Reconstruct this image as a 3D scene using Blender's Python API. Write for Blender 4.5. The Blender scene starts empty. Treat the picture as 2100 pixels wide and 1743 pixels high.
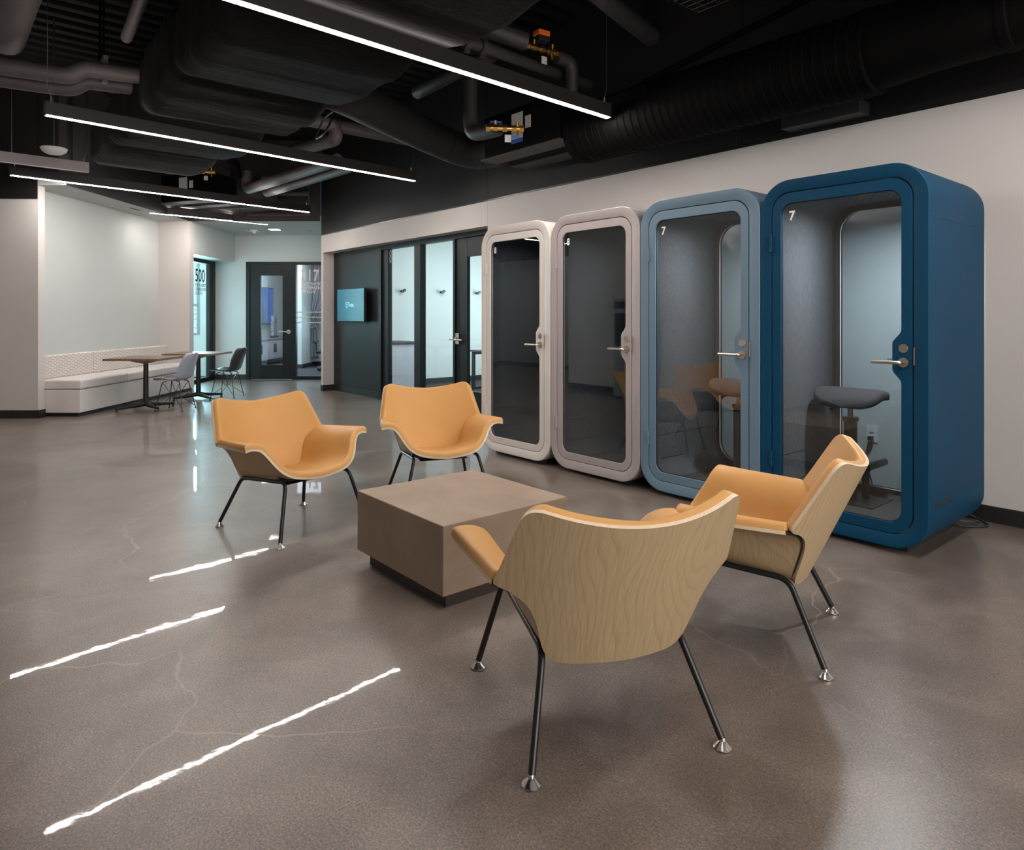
import bpy, bmesh, math, random
from mathutils import Vector, Matrix, noise
S = bpy.context.scene
C = S.collection
random.seed(7)
PI = math.pi

# ------------------------------------------------------------------ camera, world, exposure
TH = math.radians(90 - 39.982)            # the far rooms stand square to this heading
ca, sa = math.sin(TH), math.cos(TH)
cam = bpy.data.cameras.new('camera'); co = bpy.data.objects.new('camera', cam); C.objects.link(co)
co.location = (0, 0, 1.34); co.rotation_euler = (PI/2, 0, TH)
cam.sensor_width = 36; cam.lens = 24.0; cam.shift_y = -224.5/2100
cam.clip_start = .05; cam.clip_end = 100
S.camera = co
S.view_settings.view_transform = 'Standard'; S.view_settings.look = 'None'
S.view_settings.gamma = 1; S.view_settings.use_curve_mapping = False
S.view_settings.exposure = 0.75
try:
    S.cycles.use_denoising = True
    S.cycles.transparent_max_bounces = 24
    S.cycles.max_bounces = 10
    S.cycles.sample_clamp_indirect = 6
    S.cycles.caustics_reflective = False; S.cycles.caustics_refractive = False
except Exception: pass
w = bpy.data.worlds.new('sky'); S.world = w; w.use_nodes = True
w.node_tree.nodes['Background'].inputs[0].default_value = (.55, .78, 1, 1)
w.node_tree.nodes['Background'].inputs[1].default_value = .9
STRIP = 90.0                               # radiance of the pendant diffusers
POD_LAMP = 21.0

def W(L, D, z=0):                          # room heading (right, forward) -> world
    return (-ca*D + sa*L, sa*D + ca*L, z)
def area(name, loc, rot, sx, sy, watts, col):
    l = bpy.data.lights.new(name, 'AREA'); l.shape = 'RECTANGLE'; l.size = sx; l.size_y = sy
    l.energy = watts; l.color = col
    o = bpy.data.objects.new(name, l); C.objects.link(o); o.location = loc; o.rotation_euler = rot
    return o
# daylight just outside the far windows, side-room lamps, and added fills
area('daylight_far_office', W(-7.8, 15.7, 1.75), (-PI/2, 0, TH), 2.4, 1.9, 900, (.52, .85, 1))
area('daylight_conference', W(-4.2, 19.6, 1.7), (-PI/2, 0, TH), 3.2, 2.0, 105, (.72, .84, 1))
area('conference_light', W(-4.6, 16.6, 2.86), (0, 0, TH), 2.4, 1.2, 34, (.82, .88, 1))
area('conference_light', W(-6.25, 17.2, 2.86), (0, 0, TH), .8, 2.2, 48, (.84, .87, 1))  # fill added to brighten the cabinet side, no fixture there
area('meeting_room_fill', (-8.6, 9.6, 1.6), (-PI/2, 0, 0), 3.6, 1.8, 120, (.80, .95, 1))  # added fill inside the room, whose back wall has no window
area('fill_behind_camera', (4.75, 1.2, 1.9), (PI/2, 0, PI/2), 5.5, 2.6, 150, (1, .97, .94))  # unseen fill added before the rear wall to brighten camera-facing sides
area('meeting_room_lamp', (-9.4, 7.2, 2.86), (0, 0, 0), 1.6, 1.2, 32, (.86, .95, 1))

# ------------------------------------------------------------------ materials
def mat(name, col, rough=.5, metal=0, spec=.5):
    m = bpy.data.materials.new(name); m.use_nodes = True
    b = m.node_tree.nodes['Principled BSDF']
    b.inputs['Base Color'].default_value = (*col, 1); b.inputs['Roughness'].default_value = rough
    b.inputs['Metallic'].default_value = metal; b.inputs['Specular IOR Level'].default_value = spec
    return m
class N:
    def __init__(s, m): s.t = m.node_tree; s.b = s.t.nodes['Principled BSDF']
    def n(s, typ, **kw):
        x = s.t.nodes.new(typ)
        for k, v in kw.items():
            if k in x.inputs.keys(): x.inputs[k].default_value = v
            else: setattr(x, k, v)
        return x
    def l(s, a, b): s.t.links.new(a, b)
    def coord(s, scale=(1,1,1), space='Object'):
        c = s.n('ShaderNodeTexCoord'); mp = s.n('ShaderNodeMapping'); mp.inputs['Scale'].default_value = scale
        s.l(c.outputs[space], mp.inputs['Vector']); return mp.outputs[0]
    def noise(s, vec, scale, detail=4, rough=.55, dist=0):
        x = s.n('ShaderNodeTexNoise'); x.inputs['Scale'].default_value = scale; x.inputs['Detail'].default_value = detail
        x.inputs['Roughness'].default_value = rough; x.inputs['Distortion'].default_value = dist
        s.l(vec, x.inputs['Vector']); return x.outputs['Fac']
    def ramp(s, fac, stops):
        r = s.n('ShaderNodeValToRGB'); e = r.color_ramp.elements
        while len(e) < len(stops): e.new(.5)
        for i, (p, c) in enumerate(stops): e[i].position = p; e[i].color = (*c, 1) if len(c) == 3 else c
        s.l(fac, r.inputs[0]); return r.outputs[0]
    def mix(s, fac, a, b, mode='MIX'):
        x = s.n('ShaderNodeMix', data_type='RGBA', blend_type=mode)
        if isinstance(fac, (int, float)): x.inputs[0].default_value = fac
        else: s.l(fac, x.inputs[0])
        for i, v in ((6, a), (7, b)):
            if isinstance(v, tuple): x.inputs[i].default_value = (*v, 1)
            else: s.l(v, x.inputs[i])
        return x.outputs[2]
    def bump(s, h, strength, dist=.01):
        x = s.n('ShaderNodeBump'); x.inputs['Strength'].default_value = strength; x.inputs['Distance'].default_value = dist
        s.l(h, x.inputs['Height']); s.l(x.outputs[0], s.b.inputs['Normal'])
    def math(s, op, a, b=None, clamp=False):
        x = s.n('ShaderNodeMath', operation=op, use_clamp=clamp)
        for i, v in ((0, a), (1, b)):
            if v is None: continue
            if isinstance(v, (int, float)): x.inputs[i].default_value = v
            else: s.l(v, x.inputs[i])
        return x.outputs[0]
def mottled(name, col, rough, amt=.12, scale=6, bump=0, bscale=200, metal=0, spec=.5):
    m = mat(name, col, rough, metal, spec); g = N(m); v = g.coord()
    f = g.noise(v, scale, 5)
    lo = tuple(c*(1-amt) for c in col); hi = tuple(min(1, c*(1+amt)) for c in col)
    g.l(g.ramp(f, [(.3, lo), (.7, hi)]), g.b.inputs['Base Color'])
    if bump: g.bump(g.noise(v, bscale, 3), bump, .002)
    return m
def emit(name, col, s):
    m = bpy.data.materials.new(name); m.use_nodes = True; t = m.node_tree; t.nodes.clear()
    e = t.nodes.new('ShaderNodeEmission'); e.inputs[0].default_value = (*col, 1); e.inputs[1].default_value = s
    o = t.nodes.new('ShaderNodeOutputMaterial'); t.links.new(e.outputs[0], o.inputs[0]); return m
def glass(name, tint, ior=1.5, rough=0.0):
    m = bpy.data.materials.new(name); m.use_nodes = True; t = m.node_tree; t.nodes.clear()
    tr = t.nodes.new('ShaderNodeBsdfTransparent'); tr.inputs[0].default_value = (*tint, 1)
    gl = t.nodes.new('ShaderNodeBsdfGlossy'); gl.inputs['Roughness'].default_value = rough
    lw = t.nodes.new('ShaderNodeLayerWeight'); lw.inputs['Blend'].default_value = .5
    pw = t.nodes.new('ShaderNodeMath'); pw.operation = 'POWER'; pw.inputs[1].default_value = 5; t.links.new(lw.outputs['Facing'], pw.inputs[0])
    f0 = ((ior-1)/(ior+1))**2; fr = t.nodes.new('ShaderNodeMath'); fr.operation = 'MULTIPLY_ADD'; fr.inputs[1].default_value = 1-f0; fr.inputs[2].default_value = f0
    t.links.new(pw.outputs[0], fr.inputs[0])
    mx = t.nodes.new('ShaderNodeMixShader'); o = t.nodes.new('ShaderNodeOutputMaterial')
    t.links.new(fr.outputs[0], mx.inputs[0]); t.links.new(tr.outputs[0], mx.inputs[1]); t.links.new(gl.outputs[0], mx.inputs[2])
    t.links.new(mx.outputs[0], o.inputs[0]); return m

M = {}
M['wall'] = mottled('white_wall_paint', (.60, .57, .545), .62, .02, 2, .05, 160)
M['wall_cool'] = mottled('cool_tinted_wall_paint', (.55, .58, .57), .6, .02, 2, .05, 160)
M['black_wall'] = mottled('black_wall_paint', (.009, .0082, .0085), .6, .1, 3, .06, 120, spec=.3)
M['deck'] = mottled('black_deck_paint', (.004, .0038, .0038), .7, .2, 3, spec=.2)
M['base'] = mottled('black_rubber_base', (.016, .015, .015), .45, .15, 5)
M['pipe'] = mottled('grey_brown_pipe_paint', (.085, .074, .074), .55, .15, 8, .1, 60)
M['pipe_dark'] = mottled('dark_pipe_paint', (.032, .028, .0285), .55, .15, 8, .1, 60)
M['duct'] = mottled('dark_duct_paint', (.0022, .0021, .0022), .75, .15, 6, spec=.08)
M['flex'] = mottled('black_duct_insulation', (.007, .0065, .0068), .75, .3, 12, .4, 25)
M['black'] = mottled('satin_black_metal', (.012, .012, .012), .32, .1, 9)
M['blackpl'] = mottled('black_plastic', (.02, .02, .021), .5, .1, 9)
M['lamp_body'] = mottled('glow_tinted_black_housing', (.03, .025, .022), .4, .05, 4)  # brown in the black stands in for glow around the lit strip
M['chrome'] = mat('brushed_chrome', (.72, .70, .68), .22, 1)
M['nickel'] = mat('satin_nickel', (.62, .55, .47), .3, 1)
M['brass'] = mat('brass', (.75, .48, .14), .3, 1)
M['orange'] = mat('orange_plastic', (.9, .16, .02), .45)
M['red'] = mat('red_plastic', (.75, .05, .03), .45)
M['bluepl'] = mat('blue_plastic', (.02, .12, .5), .45)
M['label'] = mottled('printed_label_paper', (.62, .62, .60), .6, .25, 60)
M['white_pl'] = mat('white_plastic', (.75, .75, .73), .4)
M['darkpanel'] = mottled('charcoal_laminate', (.007, .0085, .0108), .42, .12, 3, spec=.4)
M['frame'] = mottled('black_door_stain', (.0055, .0075, .0085), .42, .15, 6, spec=.35)
M['glass'] = glass('clear_glass', (.93, .97, .965))
M['podglass'] = glass('pod_glass', (.88, .905, .905), 1.75)
M['rearglass'] = glass('pod_rear_glass', (.87, .93, .955), 1.4)
M['strip'] = emit('lamp_diffuser', (1, .915, .86), STRIP)
M['strip_up'] = emit('lamp_uplight_diffuser', (1, .89, .83), 13.0)
M['podlamp'] = emit('pod_lamp_diffuser', (1, .93, .86), 14)
M['downlight'] = emit('downlight_diffuser', (1, .80, .66), 14)

def floor_mat():
    m = mat('polished_concrete', (.14, .115, .10), .2); g = N(m); v = g.coord()
    big = g.noise(v, .55, 6, .62, .6); mid = g.noise(v, 3.2, 8, .65, .4); fine = g.noise(v, 140, 3, .8, .3); cl = g.noise(v, 1.5, 9, .66, .7)
    c = g.ramp(big, [(.30, (.092, .071, .058)), (.5, (.152, .121, .100)), (.70, (.222, .182, .154))])
    c = g.mix(g.ramp(mid, [(.40, (0,0,0)), (.60, (1,1,1))]), c, g.mix(.5, c, (.235, .195, .168)))
    c = g.mix(g.math('MULTIPLY', g.ramp(cl, [(.42, (0,0,0)), (.72, (1,1,1))]), .75), c, (.095, .076, .064))
    sp = g.ramp(fine, [(.36, (.52,.51,.50)), (.46, (.90,.90,.90)), (.54, (1.08,1.08,1.08)), (.66, (1.8,1.72,1.6))])
    c = g.mix(1, c, sp, 'MULTIPLY')
    # hairline cracks
    dv = g.n('ShaderNodeVectorMath', operation='ADD'); nz = g.n('ShaderNodeTexNoise'); nz.inputs['Scale'].default_value = 1.7; nz.inputs['Detail'].default_value = 3; nz.inputs['Roughness'].default_value = .45
    g.l(v, nz.inputs['Vector']); sc = g.n('ShaderNodeVectorMath', operation='SCALE'); sc.inputs['Scale'].default_value = .5
    g.l(nz.outputs['Color'], sc.inputs[0]); g.l(v, dv.inputs[0]); g.l(sc.outputs[0], dv.inputs[1])
    vo = g.n('ShaderNodeTexVoronoi', feature='DISTANCE_TO_EDGE'); vo.inputs['Scale'].default_value = .62; g.l(dv.outputs[0], vo.inputs['Vector'])
    cr = g.ramp(vo.outputs['Distance'], [(0, (1,1,1)), (.0036, (0,0,0))])
    msk = g.ramp(g.noise(v, .8, 3), [(.46, (0,0,0)), (.58, (1,1,1))])
    c = g.mix(g.math('MULTIPLY', g.math('MULTIPLY', cr, msk), .6), c, (.36, .285, .22))
    # pale chips and small pits
    ch = g.n('ShaderNodeTexVoronoi'); ch.inputs['Scale'].default_value = 3.4; d2 = g.n('ShaderNodeVectorMath', operation='ADD'); n2 = g.n('ShaderNodeTexNoise'); n2.inputs['Scale'].default_value = 60; s2 = g.n('ShaderNodeVectorMath', operation='SCALE'); s2.inputs['Scale'].default_value = .03; g.l(v, n2.inputs['Vector']); g.l(n2.outputs['Color'], s2.inputs[0]); g.l(v, d2.inputs[0]); g.l(s2.outputs[0], d2.inputs[1]); g.l(d2.outputs[0], ch.inputs['Vector'])
    cm = g.ramp(ch.outputs['Distance'], [(.016, (1,1,1)), (.030, (0,0,0))])
    cs = g.n('ShaderNodeSeparateColor'); g.l(ch.outputs['Color'], cs.inputs[0])
    keep = g.math('GREATER_THAN', cs.outputs[0], .72)
    c = g.mix(g.math('MULTIPLY', g.math('MULTIPLY', cm, keep), .6), c, (.40, .33, .26))
    g.l(c, g.b.inputs['Base Color'])
    r = g.ramp(mid, [(.3, (.29,)*3), (.7, (.38,)*3)]); g.l(r, g.b.inputs['Roughness']); g.b.inputs['Coat Weight'].default_value = .30; g.b.inputs['Coat Roughness'].default_value = .022; g.b.inputs['Coat IOR'].default_value = 1.45
    g.b.inputs['Specular IOR Level'].default_value = .52
    g.bump(g.math('ADD', g.math('MULTIPLY', g.noise(v, 6, 4, .5), .8), g.math('MULTIPLY', fine, .006)), .02, .02); g.l(g.b.inputs['Normal'].links[0].from_socket, g.b.inputs['Coat Normal'])
    return m
M['floor'] = floor_mat()
def wood_mat(name, lo, hi, dark, k=1.0, axis='z', rough=.45):
    m = mat(name, hi, rough); g = N(m)
    sc = {'z': (1, 1, .035), 'x': (.10, 1, 1), 'y': (1, .1, 1)}[axis]
    v = g.coord(sc); sc2 = tuple(1 if s == 1 else .16 for s in sc); v2 = g.coord(sc2)
    f = g.noise(v, 70*k, 5, .6, .05); g1 = g.noise(v2, 5*k, 3, .5, .5)
    f2 = g.noise(v, 19*k, 3, .55, .25)
    c = g.ramp(f, [(.3, lo), (.65, hi)])
    c = g.mix(g.math('MULTIPLY', g.ramp(f2, [(.36, (1,1,1)), (.47, (0,0,0))]), .40), c, dark)
    c = g.mix(g.math('MULTIPLY', g.ramp(f2, [(.58, (0,0,0)), (.61, (1,1,1)), (.64, (0,0,0))]), .30), c, dark)
    c = g.mix(g.math('MULTIPLY', g1, .25), c, lo)
    g.l(c, g.b.inputs['Base Color']); g.bump(f, .06, .002); return m
def veneer(name, across):
    m = mat(name, (.5, .4, .25), .45); g = N(m)
    k = {'x': (1, .03, .03), 'y': (.03, 1, .03)}[across]; k2 = {'x': (2.6, .05, 1.0), 'y': (.05, 2.6, 1.0)}[across]
    f = g.noise(g.coord(k), 280, 3, .6); f2 = g.noise(g.coord(k), 34, 2, .5)
    c0 = g.n('ShaderNodeTexCoord'); sx = g.n('ShaderNodeSeparateXYZ'); g.l(c0.outputs['Object'], sx.inputs[0])
    ph = g.math('ADD', g.math('MULTIPLY', sx.outputs[0 if across == 'x' else 1], 34), g.math('MULTIPLY', g.noise(g.coord(k2), 1.0, 2, .45), 26))
    fr = g.math('FRACT', ph)
    c = g.ramp(f, [(.35, (.44, .32, .18)), (.65, (.545, .41, .247))])
    c = g.mix(g.math('MULTIPLY', g.ramp(fr, [(0, (1,1,1)), (.10, (.55,.55,.55)), (.38, (0,0,0)), (.97, (0,0,0)), (1, (1,1,1))]), .46), c, (.31, .205, .105))
    c = g.mix(g.math('MULTIPLY', f2, .35), c, (.47, .345, .20))
    g.l(c, g.b.inputs['Base Color']); g.bump(f, .12, .001); return m
M['ash'] = veneer('ash_veneer', 'x'); M['ash_side'] = veneer('ash_side_veneer', 'y')
M['ply_a'] = mottled('plywood_edge_pale', (.70, .57, .42), .5, .06, 60)
M['ply_b'] = mottled('plywood_edge_tan', (.58, .43, .28), .5, .08, 60)
M['leather'] = mottled('mustard_leather', (.55, .285, .085), .47, .035, 5, .10, 420, spec=.4)
M['oak_top'] = wood_mat('walnut_brown_laminate', (.15, .095, .058), (.23, .15, .095), (.09, .055, .034), 1, 'y', .35)
M['shelfwood'] = wood_mat('shelf_plywood', (.22, .13, .07), (.36, .22, .12), (.13, .07, .035), 2, 'x')
def table_mat():
    m = mat('taupe_concrete_veneer', (.165, .12, .092), .5); g = N(m); v = g.coord()
    f = g.noise(v, 2.6, 7, .6, .8); f2 = g.noise(v, 240, 2)
    c = g.ramp(f, [(.28, (.24, .168, .118)), (.5, (.295, .212, .152)), (.75, (.36, .265, .195))])
    c = g.mix(.18, c, g.ramp(f2, [(.3, (.21,.15,.11)), (.7, (.38,.28,.21))]))
    g.l(c, g.b.inputs['Base Color']); g.bump(f2, .05, .001); return m
M['taupe'] = table_mat()
M['taupe_dark'] = mottled('dark_plinth', (.05, .038, .031), .5, .1, 4)
def felt(name, lo, hi):
    m = mat(name, hi, .92, 0, .1); g = N(m)
    f = g.noise(g.coord((1, 1, .12)), 210, 3, .7); f2 = g.noise(g.coord(), 320, 2)
    c = g.mix(.4, g.ramp(f, [(.34, lo), (.66, hi)]), g.ramp(f2, [(.35, lo), (.65, hi)]))
    g.l(c, g.b.inputs['Base Color']); g.bump(f, .25, .002); return m
M['felt'] = felt('grey_felt', (.042, .047, .055), (.145, .155, .172))
M['felt_dark'] = felt('dark_grey_felt', (.03, .036, .044), (.085, .097, .112))
M['carpet'] = mottled('grey_carpet', (.052, .051, .053), .95, .35, 150, .5, 220, spec=.1)
M['carpet_dark'] = mottled('dark_carpet', (.055, .052, .062), .95, .5, 14, .4, 160, spec=.1)
def podpaint(name, col): return mottled(name, col, .42, .03, 3, .06, 700)
M['pod_white'] = podpaint('white_pod_paint', (.70, .645, .60))
M['pod_grey'] = podpaint('warm_grey_pod_paint', (.40, .355, .35))
M['pod_blue'] = podpaint('slate_blue_pod_paint', (.135, .215, .29))
M['pod_navy'] = mottled('navy_blue_pod_paint', (.0015, .047, .105), .55, .03, 3, .06, 700, spec=.18)
M['upholstery'] = mottled('white_vinyl', (.74, .70, .68), .42, .03, 3, .05, 300)
def weave():
    m = mat('woven_back_fabric', (.7, .65, .6), .8); g = N(m)
    c0 = g.n('ShaderNodeTexCoord'); sx = g.n('ShaderNodeSeparateXYZ'); g.l(c0.outputs['Object'], sx.inputs[0])
    row = g.math('FLOOR', g.math('MULTIPLY', sx.outputs[2], 42)); off = g.math('MULTIPLY', g.math('MODULO', row, 2), .5)
    a = g.math('FRACT', g.math('ADD', g.math('MULTIPLY', sx.outputs[1], 9), off))
    b = g.math('FRACT', g.math('MULTIPLY', sx.outputs[2], 42))
    k = g.math('MULTIPLY', g.math('LESS_THAN', a, .66), g.math('LESS_THAN', b, .5))
    g.l(g.mix(k, (.70, .67, .64), (.54, .46, .385)), g.b.inputs['Base Color']); return m
M['weave'] = weave()
def fabric():
    m = mat('black_duct_wrap', (.05, .046, .046), .8, 0, .1); g = N(m)
    v = g.coord((2.6, .6, .6)); f = g.noise(v, 5.5, 8, .66, 1.1); f3 = g.noise(g.coord(), 500, 2)
    g.l(g.ramp(g.noise(g.coord(), 2, 4), [(.3, (.006, .0055, .0055)), (.7, (.012, .011, .011))]), g.b.inputs['Base Color'])
    g.bump(f, .8, .05); return m
M['wrap'] = fabric()
M['shell_grey'] = mat('grey_shell_plastic', (.34, .36, .43), .38)
M['shell_dark'] = mat('dark_grey_shell_plastic', (.045, .055, .062), .4)
M['curtain'] = mottled('grey_curtain', (.30, .30, .33), .75, .15, 3)
M['sill'] = mat('grey_window_frame', (.25, .27, .28), .5)
M['num'] = mat('white_vinyl_number', (.85, .85, .83), .5)
M['num_pink'] = emit('pink_vinyl_lettering', (1, .70, .62), .55)
M['num_pink'] = mat('pink_vinyl_lettering', (.95, .72, .66), .5)
M['num_black'] = mat('black_vinyl_lettering', (.03, .035, .04), .5)
M['frost'] = mat('frosted_band', (.70, .72, .68), .6)
M['cab'] = mottled('pale_cabinet_laminate', (.55, .55, .60), .45, .03, 3)
M['grey_top'] = mottled('grey_counter', (.22, .21, .22), .4, .1, 8)
M['stool_fab'] = mottled('dark_stool_fabric', (.028, .029, .035), .85, .2, 200, .3, 500)
M['brown_fab'] = mottled('brown_stool_fabric', (.04, .026, .022), .85, .2, 200, .3, 500)
M['ice'] = mottled('pale_appliance_enamel', (.33, .37, .40), .4, .04, 3)

# ------------------------------------------------------------------ mesh helpers
class MB:
    def __init__(s): s.v = []; s.f = []; s.m = []
    def add(s, V, F, mi=0):
        k = len(s.v); s.v += [tuple(p) for p in V]; s.f += [tuple(i+k for i in f) for f in F]; s.m += [mi]*len(F); return s
    def box(s, x0, x1, y0, y1, z0, z1, mi=0, rz=0, c=None):
        V = [(x, y, z) for z in (z0, z1) for y in (y0, y1) for x in (x0, x1)]
        F = [(0,2,3,1), (4,5,7,6), (0,1,5,4), (2,6,7,3), (0,4,6,2), (1,3,7,5)]
        if rz:
            cx, cy = c or ((x0+x1)/2, (y0+y1)/2); cc, ss = math.cos(rz), math.sin(rz)
            V = [(cx+(x-cx)*cc-(y-cy)*ss, cy+(x-cx)*ss+(y-cy)*cc, z) for x, y, z in V]
        return s.add(V, F, mi)
    def tube(s, pts, r, n=12, mi=0, cap=True):
        P = [Vector(p) for p in pts]; R = r if isinstance(r, (list, tuple)) else [r]*len(P)
        up = None; V = []; F = []
        for i, p in enumerate(P):
            a = (P[i]-P[i-1]).normalized() if i else None; b = (P[i+1]-P[i]).normalized() if i < len(P)-1 else None
            t = ((a+b) if a and b else (a or b)); t = t.normalized() if t.length > 1e-6 else (a or b)
            if up is None:
                up = Vector((0, 0, 1)) if abs(t.z) < .9 else Vector((1, 0, 0))
            sd = t.cross(up).normalized(); up = sd.cross(t).normalized()
            k = 1.0
            if a and b:
                k = 1/max(.5, math.cos(a.angle(b)/2))
            for j in range(n):
                q = 2*PI*j/n
                V.append(p + (sd*math.cos(q) + up*math.sin(q))*R[i]*(k if False else 1))
        for i in range(len(P)-1):
            for j in range(n):
                F.append((i*n+j, i*n+(j+1) % n, (i+1)*n+(j+1) % n, (i+1)*n+j))
        if cap: F += [tuple(range(n-1, -1, -1)), tuple((len(P)-1)*n+j for j in range(n))]
        return s.add(V, F, mi)
    def lathe(s, prof, n=20, o=(0, 0, 0), mi=0, axis='z'):
        V = []; F = []
        for r, z in prof:
            for j in range(n):
                q = 2*PI*j/n; p = (r*math.cos(q), r*math.sin(q), z)
                if axis == 'y': p = (p[0], p[2], p[1])
                if axis == 'x': p = (p[2], p[0], p[1])
                V.append((p[0]+o[0], p[1]+o[1], p[2]+o[2]))
        for i in range(len(prof)-1):
            for j in range(n): F.append((i*n+j, i*n+(j+1) % n, (i+1)*n+(j+1) % n, (i+1)*n+j))
        F += [tuple(range(n-1, -1, -1)), tuple((len(prof)-1)*n+j for j in range(n))]
        return s.add(V, F, mi)
    def loops(s, LS, closed=True, mi=0, cap=False):
        n = len(LS[0]); V = [p for l in LS for p in l]; F = []
        for i in range(len(LS)-1):
            for j in range(n if closed else n-1): F.append((i*n+j, i*n+(j+1) % n, (i+1)*n+(j+1) % n, (i+1)*n+j))
        if cap: F += [tuple(range(n-1, -1, -1)), tuple((len(LS)-1)*n+j for j in range(n))]
        return s.add(V, F, mi)
    def build(s, name, mats, parent=None, smooth=False, bevel=0, fix=True):
        me = bpy.data.meshes.new(name); me.from_pydata(s.v, [], s.f)
        mats = mats if isinstance(mats, (list, tuple)) else [mats]
        for m in mats: me.materials.append(M[m] if isinstance(m, str) else m)
        for p, i in zip(me.polygons, s.m): p.material_index = i; p.use_smooth = bool(smooth)
        if fix:
            bm = bmesh.new(); bm.from_mesh(me); bmesh.ops.recalc_face_normals(bm, faces=bm.faces); bm.to_mesh(me); bm.free()
        if smooth and smooth != 'all':
            me.set_sharp_from_angle(angle=math.radians(38))
        o = bpy.data.objects.new(name, me); C.objects.link(o)
        if parent: o.parent = parent
        if bevel:
            b = o.modifiers.new('bevel', 'BEVEL'); b.width = bevel; b.segments = 2; b.limit_method = 'ANGLE'; b.angle_limit = math.radians(40)
        return o
def tag(o, label, cat, group=None, kind=None):
    o['label'] = label; o['category'] = cat
    if group: o['group'] = group
    if kind: o['kind'] = kind
    return o
def thing(name, label, cat, loc=(0, 0, 0), rz=0, group=None):
    o = bpy.data.objects.new(name, None); C.objects.link(o); o.empty_display_size = .1
    o.location = loc; o.rotation_euler = (0, 0, rz); return tag(o, label, cat, group)
def struct(mb, name, m, rz=0, bevel=0):
    o = mb.build(name, m, None, False, bevel); o['kind'] = 'structure'; o.rotation_euler = (0, 0, rz); return o
def copy_tree(o, parent=None):
    c = o.copy(); C.objects.link(c)
    if parent: c.parent = parent
    for ch in list(o.children): copy_tree(ch, c)
    return c
def lab(o, label): o['label'] = label; return o
def text(name, body, size, m, parent=None, loc=(0, 0, 0), rot=(PI/2, 0, 0), sx=1.0, ext=.0006, align='LEFT', off=0.0, sp=1.0):
    cu = bpy.data.curves.new(name, 'FONT'); cu.body = body; cu.size = size; cu.extrude = ext; cu.align_x = align; cu.offset = off
    cu.space_character = sp; cu.space_line = .95; cu.resolution_u = 4
    t = bpy.data.objects.new(name+'_curve', cu); me = bpy.data.meshes.new_from_object(t); me.name = name
    bpy.data.objects.remove(t); me.materials.clear(); me.materials.append(M[m])
    o = bpy.data.objects.new(name, me); C.objects.link(o); o.location = loc; o.rotation_euler = rot; o.scale = (sx, 1, 1)
    if parent: o.parent = parent
    return o
def arc(pts, r, n=6):                       # round the corners of a polyline
    P = [Vector(p) for p in pts]; out = [P[0]]
    for i in range(1, len(P)-1):
        a = (P[i-1]-P[i]); b = (P[i+1]-P[i]); d = min(r, a.length*.49, b.length*.49)
        A = P[i]+a.normalized()*d; B = P[i]+b.normalized()*d
        for k in range(n+1):
            t = k/n; out.append(A*(1-t)**2 + P[i]*2*t*(1-t) + B*t*t)
    out.append(P[-1]); return out
def rr(x0, x1, z0, z1, r, n=10):            # rounded rectangle, counter-clockwise from lower right
    pts = []
    for cx, cz, a0 in ((x1-r, z0+r, -PI/2), (x1-r, z1-r, 0), (x0+r, z1-r, PI/2), (x0+r, z0+r, PI)):
        for k in range(n+1):
            a = a0 + PI/2*k/n; pts.append((cx+r*math.cos(a), cz+r*math.sin(a)))
    return pts

# ------------------------------------------------------------------ the room
CEIL = 4.5; YW = 5.23; LOW = 3.04; BLK = 2.765
struct(MB().box(-24, 6, -8, 13, -.1, 0), 'floor', 'floor')
mb = MB()                                   # corrugated roof deck
prof = []; x = -24.0
while x < 6:
    prof += [(x, CEIL), (x+.10, CEIL), (x+.13, CEIL+.06), (x+.21, CEIL+.06)]; x += .24
mb.loops([[(px, -8, pz) for px, pz in prof], [(px, 13, pz) for px, pz in prof]], closed=False)
mb.box(-24, 6.2, -8, 13, CEIL+.07, CEIL+.12)
struct(mb, 'ceiling', 'deck')
# right wall: lower white, header and pier round the alcove, black above
XA0, XA1, ZH = -11.46, -6.71, 2.457
mb = MB().box(XA1, 5, YW, YW+.16, 0, BLK).box(-11.55, XA0, YW, YW+.30, 0, BLK).box(XA0, XA1, YW, YW+.22, ZH, BLK)
mb.box(XA1-.0, XA1+.02, YW+.16, YW+.32, 0, ZH)
struct(mb, 'wall_right', 'wall')
mb = MB().box(-11.55, -6.712, YW+.004, YW+.16, BLK+.018, CEIL).box(-6.705, -3.2, YW+.004, YW+.16, BLK+.018, CEIL).box(-3.195, 5, YW+.004, YW+.16, BLK+.018, CEIL)
struct(mb, 'wall_right_upper', 'black_wall')
struct(MB().box(-11.55, 5, YW-.004, YW+.05, BLK, BLK+.018), 'trim_1', 'black')
struct(MB().box(XA1-.004, XA1+.001, YW-.001, YW+.01, ZH, BLK), 'trim_2', 'pod_grey')
mb = MB().box(XA1, 5, YW-.012, YW, 0, .105).box(-11.555, XA0+.012, YW-.012, YW, 0, .105).box(XA0, XA0+.012, YW, YW+.2, 0, .105)
mb.box(XA0, -9.80, YW+.188, YW+.2, 0, .105)
struct(mb, 'baseboard_right', 'base')
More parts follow.
